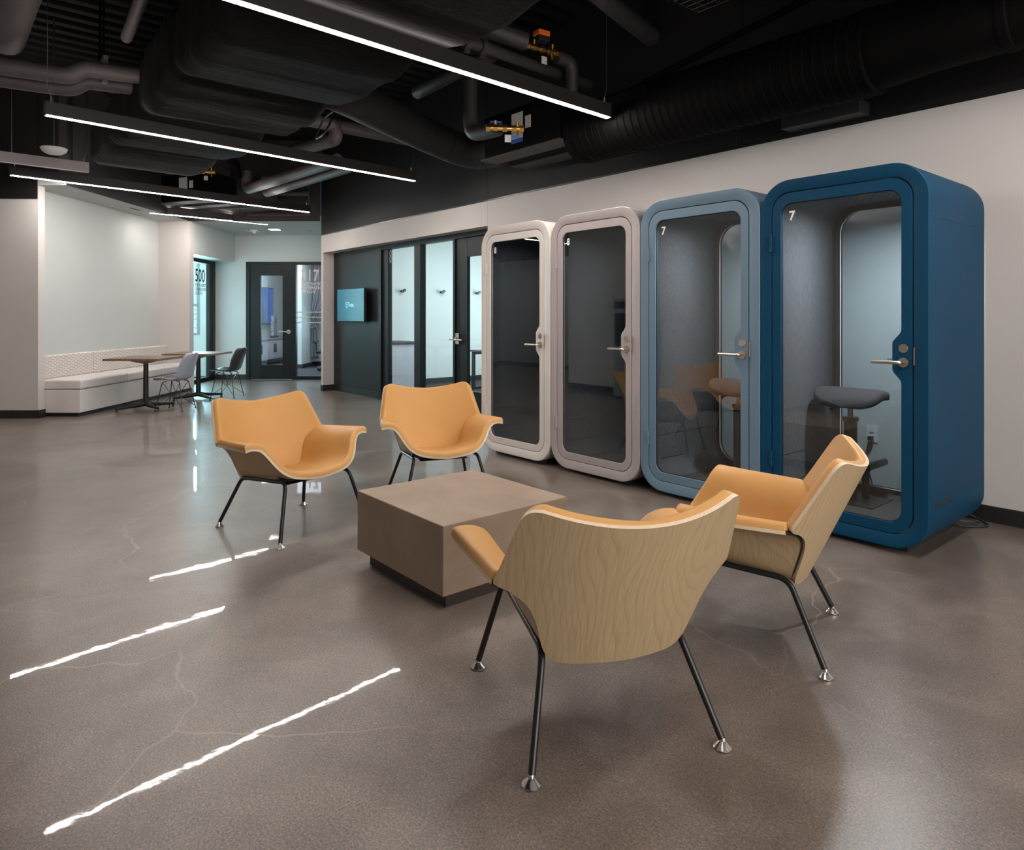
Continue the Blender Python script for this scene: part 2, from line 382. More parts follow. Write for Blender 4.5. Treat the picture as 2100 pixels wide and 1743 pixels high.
# alcove: charcoal panel, then glazing
struct(MB().box(XA0, -9.805, YW+.2, YW+.28, 0, ZH), 'wall_alcove', 'darkpanel')
GY = 5.45
w1 = MB().box(-9.80, -9.70, GY-.05, GY+.06, 0, ZH).box(-9.70, -9.53, GY-.02, GY+.06, 0, ZH)
w1.box(-8.72, -8.55, GY-.04, GY+.06, 0, ZH).box(-7.72, -7.67, GY-.04, GY+.06, 0, ZH)
w1.box(-9.70, -6.71, GY-.05, GY+.06, ZH-.07, ZH).box(-9.70, -7.70, GY-.04, GY+.06, 0, .12)
wn = struct(w1, 'window_1', 'frame', bevel=.004)
for x0, x1 in ((-9.53, -8.72), (-8.55, -7.72)):
    MB().box(x0, x1, GY+.005, GY+.015, .12, ZH-.07).build('glass_pane', 'glass', wn)
text('pane_number', '8', .30, 'sill', wn, (-9.53, GY+.002, 2.17), sx=.62)
d1 = MB(); d1.box(-7.67, -7.41, GY-.02, GY+.03, .005, 2.385).box(-7.41, -6.715, GY-.02, GY+.03, 2.13, 2.385).box(-7.41, -6.715, GY-.02, GY+.03, .005, .33)
dr = struct(d1, 'door_1', 'frame', bevel=.003)
MB().box(-7.41, -6.715, GY, GY+.01, .33, 2.13).build('glass_pane', 'glass', dr)
hm = MB().box(-7.65, -7.57, GY-.045, GY-.02, .95, 1.10).lathe([(.028, 0), (.028, .03)], 16, (-7.61, GY-.075, 1.02), axis='y')
hm.tube(arc([(-7.61, GY-.07, 1.01), (-7.61, GY-.10, 1.01), (-7.44, GY-.10, 1.01)], .02), .011, 10).box(-7.72, -7.61, GY-.105, GY-.09, 1.0, 1.02)
hm.build('door_handle', 'chrome', dr, True)
# meeting room behind the alcove
struct(MB().box(-11.55, -11.28, YW+.30, 10, 0, CEIL).box(-11.55, -5.2, 10, 10.1, 0, 3).box(-5.3, -5.2, 5.5, 10, 0, 3), 'wall_meeting_room', 'wall_cool')
struct(MB().box(-11.3, -5.2, 5.55, 10, 2.92, 3.0), 'ceiling_meeting_room', 'wall_cool')
struct(MB().box(-11.28, -5.3, 5.47, 10, 0, .006), 'floor_meeting_room', 'carpet_dark')
struct(MB().box(-11.28, -11.265, 5.5, 10, .006, .11), 'baseboard_meeting_room', 'base')
for i, (yy, s) in enumerate(((6.71, 'left pane'), (7.608, 'wide middle pane'), (8.489, 'glazed door'))):
    h = MB().lathe([(.022, 0), (.022, .05), (.03, .05), (.03, .085)], 14, (-11.28, yy, 1.80), axis='x').lathe([(.03, 0), (.03, .02)], 14, (-11.205, yy+.03, 1.82), axis='x').build('coat_peg', 'black', None, True)
    tag(h, 'small black wall peg seen through the alcove\'s ' + s, 'peg', 'coat pegs in the meeting room')
t = thing('storage_counter', 'white waist-high counter with black top inside the meeting room', 'counter', (-10.93, 6.10, .006))
MB().box(-.33, .33, -.54, .58, 0, .82).build('body', 'cab', t, bevel=.003); MB().box(-.345, .36, -.55, .6, .82, .86).build('top', 'blackpl', t, bevel=.003)
t = thing('desk', 'black-framed desk seen through the alcove\'s glazed door', 'desk', (-9.2, 7.7, .006))
MB().box(-.75, .75, -.35, .4, .68, .715).build('desktop', 'grey_top', t, bevel=.003)
for sx in (-1, 1):
    MB().box(sx*.70-.025, sx*.70+.025, -.33, -.28, 0, .68).box(sx*.70-.025, sx*.70+.025, .33, .38, 0, .68).box(sx*.70-.025, sx*.70+.025, -.28, .33, 0, .05).box(sx*.70-.025, sx*.70+.025, -.28, .33, .63, .68).build('leg', 'black', t)
# wall screen in the alcove
t = thing('wall_screen', 'blue lit television on the charcoal alcove panel', 'television', (-10.59, YW+.2, 1.517))
MB().box(-.2, .2, -.075, 0, -.15, .15).build('wall_mount', 'black', t); b_ = MB().box(-.495, .495, -.115, -.07, -.28, .28).build('body', 'blackpl', t, bevel=.004)
def scr():
    m = mat('lit_screen', (.0, .03, .045), .08); g = N(m)
    g.b.inputs['Emission Color'].default_value = (.0, .20, .32, 1); g.b.inputs['Emission Strength'].default_value = .26; return m
M['screen'] = scr(); M['logo'] = emit('logo_light', (.30, .68, 1), .9)
sc_ = MB().box(-.483, .483, -.118, -.114, -.268, .268).build('screen', 'screen', t)
text('screen_wordmark', 'Trava', .105, 'logo', sc_, (-.07, -.121, -.03), sx=.85, off=.002)
MB().loops([[(-.125+r*math.cos(a*PI/12)*.8, -.121, .005+r*1.15*math.sin(a*PI/12)) for a in range(24)] for r in (.032, .045)]).box(-.14, -.11, -.1215, -.1205, .0, .012).build('screen_emblem', 'logo', sc_)

# far-left nook, low soffit and far wall, all square to the heading TH
LB, LS, DF, DB = -6.365, -5.81, 12.3, 14.32
struct(MB().box(-12, -6.18, 8.902, 9.03, 0, LOW), 'wall_left_pier', 'wall', TH)
struct(MB().box(-12, -6.185, 8.888, 8.902, 2.862, CEIL).box(-12, LS, 8.902, 9.03, LOW+.1, CEIL), 'wall_left_upper', 'black_wall', TH)
struct(MB().box(-12, -6.168, 8.890, 8.902, 0, .105).box(-6.18, -6.168, 8.89, 9.03, 0, .105), 'baseboard_left', 'base', TH)
struct(MB().box(-6.55, LB, 9.035, DF, 0, LOW), 'wall_nook', 'wall_cool', TH)  # cool tint in this wall's paint stands in for teal daylight
struct(MB().box(-6.55, LS, DF, 12.46, 0, LOW), 'wall_nook_end', 'wall', TH)
struct(MB().box(-6.24, LS, 12.46, DB, 2.465, LOW), 'wall_bulkhead', 'wall_cool', TH)
struct(MB().box(-6.55, LS, 8.9, DF, LOW, LOW+.1).box(-6.55, -3.46, DF, 13.2, LOW, LOW+.1).box(-6.55, -2.95, 13.2, DB+.2, LOW, LOW+.1), 'ceiling_soffit', 'wall_cool', TH)
struct(MB().box(LS-.1, LS, 8.9, DF, LOW+.1, CEIL).box(LS, -3.45, DF, DF+.1, LOW+.1, CEIL).box(LS-.001, LS+.001, 8.9, DF, LOW, LOW+.1).box(LS, -3.46, DF-.001, DF, LOW, LOW+.1), 'wall_fascia', 'pipe_dark', TH)
# far wall with door 317 and its sidelight
FL, FR = -5.575, -3.0; zf = 2.465
struct(MB().box(-6.24, FL, DB, DB+.13, 0, LOW).box(FL, FR, DB, DB+.13, zf, LOW), 'wall_far', 'wall_cool', TH)
struct(MB().box(-6.24, FL, DB-.012, DB, 0, .105), 'baseboard_far', 'base', TH)
f2 = MB().box(FL, FL+.08, DB-.02, DB+.1, 0, zf).box(FL, FR, DB-.02, DB+.1, zf-.06, zf).box(-4.61, -4.53, DB-.02, DB+.1, 0, zf).box(-4.53, FR, DB-.02, DB+.1, 0, .07)
wn = struct(f2, 'window_2', 'frame', TH, .004)
MB().box(-4.53, FR, DB+.03, DB+.04, .07, zf-.06).build('glass_pane', 'glass', wn)
text('room_number', '317', .335, 'num_pink', wn, (-4.44, DB+.027, 2.07), sx=.72, off=.006, sp=1.08)
text('room_lettering', '39°58\'57"N 86°08\'29"W\nCONFERENCE ROOM\nSIZE: 302.4 SF', .088, 'num_pink', wn, (-4.44, DB+.027, 1.975), sx=.62, off=.0015)
for z in (1.19, 1.30, 1.41): MB().box(-4.53, FR, DB+.026, DB+.029, z-.006, z+.012).build('frosted_band', 'frost', wn)
d2 = MB(); L0, L1 = FL+.08, -4.61; g0, g1, gz0, gz1 = -5.27, -4.81, .30, 2.18
d2.box(L0+.004, g0, DB, DB+.05, .008, zf-.065).box(g1, L1-.004, DB, DB+.05, .008, zf-.065).box(g0, g1, DB, DB+.05, .008, gz0).box(g0, g1, DB, DB+.05, gz1, zf-.065)
dr = struct(d2, 'door_2', 'frame', TH, .002)
MB().box(g0, g1, DB+.02, DB+.03, gz0, gz1).build('glass_pane', 'glass', dr)
MB().box(g0-.012, g0, DB-.006, DB+.02, gz0-.012, gz1+.012).box(g1, g1+.012, DB-.006, DB+.02, gz0-.012, gz1+.012).box(g0, g1, DB-.006, DB+.02, gz0-.012, gz0).box(g0, g1, DB-.006, DB+.02, gz1, gz1+.012).build('glazing_bead', 'frame', dr)
MB().lathe([(.045, 0), (.05, .012), (.05, .02)], 20, (-4.68, DB-.02, 1.0), axis='y').tube(arc([(-4.68, DB-.02, 1.0), (-4.68, DB-.07, 1.0), (-4.86, DB-.07, 1.0)], .02), .014, 10).build('door_handle', 'chrome', dr, True)
# glazed door 50 in the side recess
lp = -6.24
f3 = MB().box(lp-.1, lp+.02, 12.46, 12.56, 0, zf).box(lp-.1, lp+.02, DB-.14, DB, 0, zf).box(lp-.1, lp+.02, 12.56, DB-.14, zf-.07, zf).box(lp-.1, lp+.02, 12.56, DB-.14, 0, .08).box(lp-.06, lp+.01, DB-.26, DB-.14, .08, zf-.07)
wn = struct(f3, 'window_3', 'frame', TH, .004)
MB().box(lp-.045, lp-.035, 12.56, DB-.26, .08, zf-.07).build('glass_pane', 'glass', wn)
text('room_number', '500', .36, 'num_black', wn, (lp-.028, 13.5, 2.02), (PI/2, 0, PI/2), sx=.80, off=.004)
text('room_lettering', '39°58\'57"N 86°08\'29"W\nCONFERENCE ROOM\nSIZE: 201.7 SF', .085, 'num_black', wn, (lp-.028, 13.5, 1.92), (PI/2, 0, PI/2), sx=.62)
# far office beyond door 50: window wall
w0, w1_, wz0, wz1 = -8.9, -6.87, .94, 2.55
mb = MB().box(-9.6, w0, 15.0, 15.15, 0, 2.9).box(w1_, -6.28, 15.0, 15.15, 0, 2.9).box(w0, w1_, 15.0, 15.15, 0, wz0).box(w0, w1_, 15.0, 15.15, wz1, 2.9)
mb.box(-9.6, -9.5, 12.4, 15, 0, 2.9).box(-9.6, -6.55, 12.36, 12.46, 0, 2.9).box(-6.38, -6.28, DB+.02, 15.0, 0, 2.9)
struct(mb, 'wall_far_office', 'wall', TH)
struct(MB().box(-9.6, -6.28, 12.4, 15.1, 2.9, 2.98), 'ceiling_far_office', 'wall', TH)
mb = MB()
for z0, z1 in ((wz0-.03, wz0+.03), (1.53, 1.6), (wz1-.03, wz1+.03)): mb.box(w0, w1_, 14.98, 15.1, z0, z1)
for l0 in (w0, -7.9, w1_-.05): mb.box(l0, l0+.05, 14.98, 15.1, wz0, wz1)
wn = struct(mb, 'window_4', 'sill', TH)
MB().box(w0, w1_, 15.05, 15.056, wz0, wz1).build('glass_pane', 'glass', wn)
struct(MB().box(-9.4, -6.4, 15.012, 15.02, 1.06, 1.075).box(-9.4, -6.4, 15.012, 15.02, 1.25, 1.27).box(-9.4, -6.4, 15.012, 15.02, 1.36, 1.38).box(-9.4, -6.4, 15.012, 15.02, 1.46, 1.475), 'trim_3', 'sill', TH)
# conference room 317
mb = MB().box(-7.0, -6.9, 15.15, 21, 0, 2.95).box(-7.0, -1, 20.9, 21, 0, 2.95).box(-5.75, -5.30, 17.2, 20.9, 0, 2.95).box(-1.2, -1.1, 14.5, 20.9, 0, 2.95)
mb.box(-5.3, -4.75, 18.3, 18.45, 0, 2.95).box(-4.75, -1.2, 18.3, 18.45, 0, .75).box(-4.75, -1.2, 18.3, 18.45, 2.6, 2.95)
struct(mb, 'wall_conference', 'wall_cool', TH)
struct(MB().box(-7, -1.1, 14.45, 21, 2.95, 3.02), 'ceiling_conference', 'wall_cool', TH)
struct(MB().box(-6.9, -1.2, DB+.1, 20.9, 0, .006), 'floor_conference', 'carpet_dark', TH)
struct(MB().box(-5.75, -5.29, 17.185, 17.2, 0, .11).box(-5.30, -1.2, 18.285, 18.3, 0, .11).box(-5.30, -5.29, 17.2, 18.3, 0, .11), 'baseboard_conference', 'base', TH)
mb = MB().box(-4.75, -4.68, 18.3, 18.42, .75, 2.6).box(-4.75, -1.2, 18.3, 18.42, .75, .82).box(-4.75, -1.2, 18.3, 18.42, 2.53, 2.6).box(-3.6, -3.53, 18.3, 18.42, .8, 2.6)
struct(mb, 'window_5', 'sill', TH)
def dl(name, label, cat, L, D, z=0, rz=0, group=None): return thing(name, label, cat, W(L, D, z), TH+rz, group)
t = dl('conference_screen', 'dark television with blue glint behind door 317', 'television', -6.88, 18.6, 1.62)
MB().box(0, .05, -.95, .95, -.52, .50).build('body', 'blackpl', t, bevel=.005)
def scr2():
    m = mat('blue_glint_screen', (.02, .025, .05), .15); g = N(m); c0 = g.n('ShaderNodeTexCoord'); sx = g.n('ShaderNodeSeparateXYZ'); g.l(c0.outputs['Object'], sx.inputs[0])
    a = g.math('ADD', sx.outputs[1], g.math('MULTIPLY', sx.outputs[2], .6)); g.l(g.ramp(a, [(.1, (.02, .025, .045)), (.16, (.015, .05, .22))]), g.b.inputs['Emission Color']); g.b.inputs['Emission Strength'].default_value = .75; return m  # blue glint painted as a diagonal emission ramp
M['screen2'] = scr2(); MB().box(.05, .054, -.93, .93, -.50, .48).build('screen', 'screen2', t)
t = dl('wall_console', 'pale wall-hung console cabinet below the conference television', 'cabinet', -6.9, 18.5, .16)
MB().box(0, .42, -1.5, 1.7, 0, .52).build('body', 'cab', t, bevel=.003); MB().box(0, .45, -1.52, 1.72, .52, .56).build('top', 'grey_top', t)
for k in range(6):
    d = MB().box(.42, .44, -1.49+k*.53, -1.49+k*.53+.522, .01, .51).build('door', 'cab', t, bevel=.002)
    yy = -1.49+k*.53+(.46 if k % 2 == 0 else .06); MB().box(.44, .465, yy-.012, yy+.012, .18, .42).build('handle', 'black', d)
t = dl('glass_award', 'speckled glass block standing on the conference console', 'award', -6.62, 19.0, .72)
MB().box(-.06, .06, -.16, .16, 0, .06).build('base', 'blackpl', t); MB().box(-.04, .04, -.15, .15, .06, .62).build('block', mottled('speckled_glass', (.2, .2, .24), .2, .9, 14), t, bevel=.01)
# tied-back curtain
mb = MB(); rows = []
for i in range(40):
    q = i/39; z = 2.75 - 2.55*q
    tie = math.exp(-((z-1.02)/.34)**2)
    low = 1 if z < 1.02 else math.exp(-((z-1.02)/.62)**2); cx = -4.92 - .34*low; hw = .50*(1-.78*low) + (.06*(1.02-z) if z < 1.02 else 0); sh = 0
    pass
    rows.append([(cx - hw + 2*hw*j/60 - sh*.4, 18.02 + .05*math.sin(j*1.25 + .3*math.sin(q*5))*(1-.4*tie) + .04*math.sin(j*.37), z) for j in range(61)])
mb.loops(rows, closed=False); cu = mb.build('curtain', 'curtain', None, 'all'); cu.rotation_euler = (0, 0, TH)
sm = cu.modifiers.new('thick', 'SOLIDIFY'); sm.thickness = .006
tag(cu, 'grey tied-back curtain behind the 317 sidelight', 'curtain')
tb = MB().tube([(-5.26+.125*math.cos(a), 18.02+.1*math.sin(a), 1.02+.03*math.cos(a)) for a in [k*PI/10 for k in range(21)]], .014, 8).build('tieback', 'curtain', cu, True)
# office chair at the conference table
t = dl('office_chair', 'black wheeled office chair behind the 317 sidelight', 'chair', -4.42, 16.45, .006)
MB().lathe([(.03, .10), (.03, .42)], 12).build('column', 'black', t, True)
for k in range(5):
    a = 2*PI*k/5+2.9; l = MB().tube([(0, 0, .12), (.27*math.cos(a), .27*math.sin(a), .075)], [.03, .018], 8).build('leg', 'black', t, True)
    MB().lathe([(.028, -.02), (.03, 0), (.028, .02)], 12, (.27*math.cos(a), .27*math.sin(a), .03), axis='y').build('caster', 'black', l, True)
MB().box(-.25, .25, -.24, .24, .43, .5).build('seat', 'stool_fab', t, bevel=.03); MB().box(-.23, .23, .22, .28, .58, 1.12).build('backrest', 'cab', t, bevel=.03)
for s_ in (-1, 1): MB().tube(arc([(s_*.2, 0, .42), (s_*.3, 0, .45), (s_*.3, 0, .68), (s_*.3, -.15, .70)], .05), .016, 8).box(s_*.3-.04, s_*.3+.04, -.16, .1, .69, .72).build('armrest', 'blackpl', t, True)
# fittings in the low soffit and far wall
def onlow(o): o.rotation_euler = (0, 0, TH); return o
t = dl('downlight', 'lit square downlight in the low pale soffit', 'lamp', -4.68, 13.45, LOW)
MB().box(-.11, .11, -.11, .11, -.008, 0).build('trim_ring', 'white_pl', t, bevel=.002); MB().box(-.09, .09, -.09, .09, -.012, -.008).build('diffuser', 'downlight', t)
t = dl('smoke_detector', 'white strobe detector on the low pale soffit', 'detector', -5.15, 13.55, LOW)
MB().box(-.11, .11, -.05, .05, -.035, 0).build('housing', 'white_pl', t, bevel=.01); MB().lathe([(.03, -.07), (.04, -.035)], 14, (.03, 0, 0)).build('sensor', 'white_pl', t, True); MB().box(-.08, -.03, -.052, -.049, -.028, -.012).build('red_lettering', 'red', t)
t = dl('ceiling_vent', 'thin slot vent in the soffit over the bench', 'vent', -6.02, 10.9, LOW)
MB().box(-.02, .02, -.14, .14, -.006, 0).build('slot', 'pipe', t)
t = dl('sprinkler_cover', 'flat round cover beside the soffit downlight', 'sprinkler', -4.05, 13.7, LOW); MB().lathe([(.045, -.006), (.045, 0)], 16).build('plate', 'sill', t, True)
t = dl('wall_outlet', 'white outlet on the far wall behind the dark shell chair', 'outlet', -5.72, DB-.001, .44); MB().box(-.04, .04, -.006, 0, -.06, .06).build('plate', 'white_pl', t, bevel=.002); MB().box(-.015, .015, -.009, -.006, .01, .04).box(-.015, .015, -.009, -.006, -.04, -.01).build('socket', 'frost', t)
# rest of the shell behind the camera
struct(MB().box(4.9, 5, -8, YW+.16, 0, CEIL).box(-14, 5, -6.1, -6, 0, CEIL).box(-9.0, -5.0, -.78, -.65, 0, CEIL).box(-5.1, -5.0, -6, -.78, 0, CEIL), 'wall_back', 'wall')
struct(MB().box(-9.0, -4.98, -.65, -.638, 0, .105).box(-16, -9.0, -3.6, -3.588, 0, .105), 'baseboard_back', 'base')
struct(MB().box(-17, -9.0, -3.75, -3.6, 0, 2.8).box(-9.15, -9.0, -6, -3.75, 0, CEIL), 'wall_corridor', 'wall')
struct(MB().box(-17, -9.0, -3.75, -3.6, 2.8, CEIL), 'wall_corridor_upper', 'black_wall')
t = thing('water_dispenser', 'pale bottle-filling dispenser mirrored in the grey pod glass', 'dispenser', (-7.2, -.65, 0))
MB().box(-.27, .27, 0, .5, .03, 1.62).build('body', 'ice', t, bevel=.015); MB().box(-.24, .24, .5, .51, 1.45, 1.57).build('control_panel', 'blackpl', t); MB().box(-.23, .23, .495, .505, .85, 1.38).build('dispense_bay', 'darkpanel', t)
gr = MB()
for k in range(12): gr.box(-.22, .22, .5, .512, .15+k*.045, .17+k*.045)
gr.build('grille', 'sill', t)

# ------------------------------------------------------------------ linear pendants
def pendant(x0, y0, x1, y1, label, z=LOW, lit=True, hang=True):
    L = math.hypot(x1-x0, y1-y0); t = thing('linear_pendant', label, 'light', ((x0+x1)/2, (y0+y1)/2, z), math.atan2(y1-y0, x1-x0), 'linear pendants')
    h = L/2
    MB().box(-h, h, -.034, .034, .006, .12).build('housing', 'lamp_body' if lit else 'pod_grey', t, bevel=.003)
    MB().box(-h+.004, h-.004, -.016, .016, 0, .006).build('diffuser', 'strip' if lit else 'white_pl', t)
    MB().box(-h+.01, h-.01, -.022, .022, .12, .1204).build('uplight_diffuser', 'strip_up', t)
    for s_ in (-1, 1):
        MB().box(s_*h-.004, s_*h+.004, -.035, .035, .0, .122).build('end_cap', 'blackpl', t)
        if hang:
            c = MB().tube([(s_*(h-.05), 0, .12), (s_*(h-.05), 0, .17), (s_*(h-.02), 0, .25), (s_*(h-.02), 0, CEIL-z)], .0035, 6).build('suspension_cable', 'chrome', t, True)
            MB().lathe([(.009, .0), (.009, .05)], 8, (s_*(h-.05), 0, .122)).build('cable_gripper', 'chrome', c, True)
    return t
G_ = 'linear pendants'
pendant(-3.77, .55, -3.981, 4.42, 'lit black linear pendant nearest the camera, crossing above the coffee table')
pendant(-7.0, .686, -7.426, 4.614, 'lit black linear pendant second from the camera, over the bright aisle floor')
pendant(-10.274, .654, -10.797, 4.68, 'lit black linear pendant third from the camera, in front of the soffit')
pendant(-12.549, 2.673, -12.747, 4.713, 'shortest lit linear pendant, farthest away, hung against the pale soffit')
pendant(-9.45, -1.4, -9.59, 1.38, 'grey linear pendant at far left, glowing only upward at the duct', z=3.06, lit=False)
pendant(-.56, .5, -.7, 4.4, 'linear pendant past the right edge of the view, over the nearest chair')
pendant(-11.6, -3.3, -11.4, -1.2, 'unseen linear pendant added to brighten the side corridor wall')  # added lamp, lights the corridor wall mirrored in the white pod
pendant(2.75, .5, 2.62, 4.4, 'linear pendant behind the camera position')

# ------------------------------------------------------------------ ceiling services
def pipe(name, label, cat, pts, r, m='pipe', rad=.12, n=14, group=None, collars=()):
    o = MB().tube(arc(pts, rad) if len(pts) > 2 else pts, r, n).build(name, m, None, True)
    tag(o, label, cat, group)
    for c, d in collars:
        c = Vector(c); d = Vector(d).normalized(); MB().tube([c-d*.03, c+d*.03], r*1.12, n).build('clamp', 'pipe_dark', o, True)
    return o
# fabric-wrapped trunk duct along X
nx, npz = 260, 56
rows = []
for i in range(nx+1):
    x = 1.0 - 11.5*i/nx
    ph = (x+40) % 1.55/1.55; sag = .085*math.sin(PI*ph)**.8
    step = (.05 if x < -6.95 else 0) + (.04 if x < -9 else 0)
    y0, y1, z0, z1 = 1.42+step, 2.83-step*.3, 3.27+step-sag, 3.86
    loop = []
    for (py_, pz_) in rr(y0, y1, z0, z1, .12, 13):
        nn = noise.noise(Vector((x*2.2, py_*1.3, pz_*1.6)))*.028 + noise.noise(Vector((x*6, py_*1.2+x*2.5, pz_*2)))*.010 + noise.noise(Vector((x*15, py_*2+x*4, pz_*3)))*.005
        cr = -.03*math.exp(-((ph-.0)*14)**2) - .03*math.exp(-((ph-1)*14)**2) + .006*math.sin(ph*6*PI)*math.exp(-((pz_-z0)/.3)**2)
        cy, cz = (y0+y1)/2, (z0+z1)/2; d = Vector((0, py_-cy, (pz_-cz)*2)).normalized()
        loop.append((x, py_+d.y*(nn+cr), pz_+d.z*(nn+cr)))
    rows.append(loop)
o = MB().loops(rows, cap=True).build('wrapped_duct', 'wrap', None, 'all'); tag(o, 'huge black fabric-wrapped trunk duct sagging above the pendants', 'duct')
# spiral duct on the right wall
mb = MB(); LSP = []
x = -4.6
while x < -1.95:
    for dx, k in ((0, 0), (.055, 0), (.059, .006), (.071, .006), (.075, 0)):
        LSP.append([(x+dx, 4.74+(.275+k)*math.cos(a*PI/20), 3.08+(.275+k)*math.sin(a*PI/20)) for a in range(40)])
    x += .075
mb.loops(LSP, cap=True); o = mb.build('spiral_duct', 'duct', None, True); tag(o, 'dark ribbed round duct running above the pods along the right wall', 'duct')
t = MB().loops([[(xx, 4.74+r*math.cos(a*PI/20), 3.1+r*math.sin(a*PI/20)) for a in range(40)] for xx, r in ((-1.95, .27), (-1.55, .235), (-1.2, .225), (-1.19, .235), (-1.15, .235), (-1.14, .225), (-.7, .22), (-.69, .23), (-.65, .23), (-.64, .22), (2, .22))], cap=True).build('round_duct', 'duct', None, True)
tag(t, 'smooth round duct continuing the ribbed one at upper right', 'duct')
o = MB().box(-2.75, -2.15, 5.06, 5.225, 2.80, 2.90).build('duct_grille', 'blackpl', None, bevel=.004); tag(o, 'black supply grille on the dark wall below the ribbed duct', 'vent')
# flexible duct and fan-coil over pods
fx = arc([(-5.85, 2.75, 3.42), (-6.25, 3.5, 3.42), (-6.5, 4.2, 3.36), (-6.35, 4.72, 3.2), (-5.75, 4.76, 3.17)], .35, 8)
P2 = []
for a, b in zip(fx[:-1], fx[1:]):
    for k in range(4): P2.append(Vector(a).lerp(Vector(b), k/4))
P2.append(Vector(fx[-1])); o = MB().tube(P2, [.185+.003*math.sin(i*1.9) for i in range(len(P2))], 20).build('flexible_duct', 'flex', None, 'all'); tag(o, 'black flexible duct bending from trunk duct to wall fan-coil unit', 'duct')
def fan_coil(label, loc, rz, sx=1.15):
    t = thing('fan_coil_unit', label, 'air handler', loc, rz)
    MB().box(-sx/2, sx/2, -.3, .3, 0, .44).build('casing', 'duct', t, bevel=.004)
    MB().box(-sx/2-.03, sx/2+.03, -.33, -.1, -.015, 0).box(-sx/2-.03, sx/2+.03, .1, .33, -.015, 0).build('drain_tray', 'pipe_dark', t)
    MB().box(-.12, .05, -.306, -.3, .12, .38).box(.09, .17, -.306, -.3, .2, .32).build('nameplate', 'label', t)
    MB().box(-.12, .05, -.308, -.3, .08, .115).build('blue_sticker', 'bluepl', t)
    return t
fan_coil('dark fan-coil unit with paper labels above the white pod', (-5.2, 4.76, 3.0), 0)
fan_coil('grey fan-coil unit with blue sticker beyond the third pendant', W(-5.2, 11.35, 3.2), TH-.35, 1.0)
o = MB().loops([[(-.5, -.24, -.1), (.5, -.24, -.1), (.5, .24, -.1), (-.5, .24, -.1)], [(-.35, -.2, .28), (.35, -.2, .28), (.35, .2, .28), (-.35, .2, .28)]], cap=True).build('duct_transition', 'pipe', None); o.location = W(-4.60, 12.0, 3.30); o.rotation_euler = (0, 0, TH-.35)
tag(o, 'tapered sheet-metal transition beside the far fan-coil unit', 'duct')
def valve(label, loc, rz=0, orange=True, blue=False):
    t = thing('control_valve', label, 'valve', loc, rz)
    b = MB()
    b.tube([(-.17, 0, 0), (.17, 0, 0)], .022, 12)
    for x in (-.16, -.09, 0, .09, .16): b.tube([(x-.02, 0, 0), (x+.02, 0, 0)], .034, 6)
    for x in (-.09, .12): b.tube([(x, 0, 0), (x, -.01, .07)], .013, 8)
    b.tube([(.12, 0, 0), (.12, 0, -.07)], .012, 8); b.build('body', 'brass', t, True)
    if orange:
        MB().box(-.06, .06, -.045, .045, .07, .12).build('actuator_base', 'blackpl', t); MB().box(-.065, .065, -.05, .05, .12, .17).build('actuator_cap', 'orange', t, bevel=.006)
    if blue: MB().box(-.14, -.03, -.008, .008, .05, .065).box(.06, .14, -.008, .008, -.085, -.07).build('lever', 'bluepl', t)
    MB().box(-.0, .06, -.004, .004, -.13, -.06).build('paper_tag', 'label', t)
    return t
valve('brass valve with orange actuator hanging below the cable tray', (-4.72, 4.32, 3.83), 1.45)
valve('brass valve with blue levers beside the wall fan-coil labels', (-5.02, 4.12, 3.12), 1.0, False, True)
valve('brass valve with orange actuator by the far fan-coil unit', W(-4.85, 10.75, 3.60), TH, True)
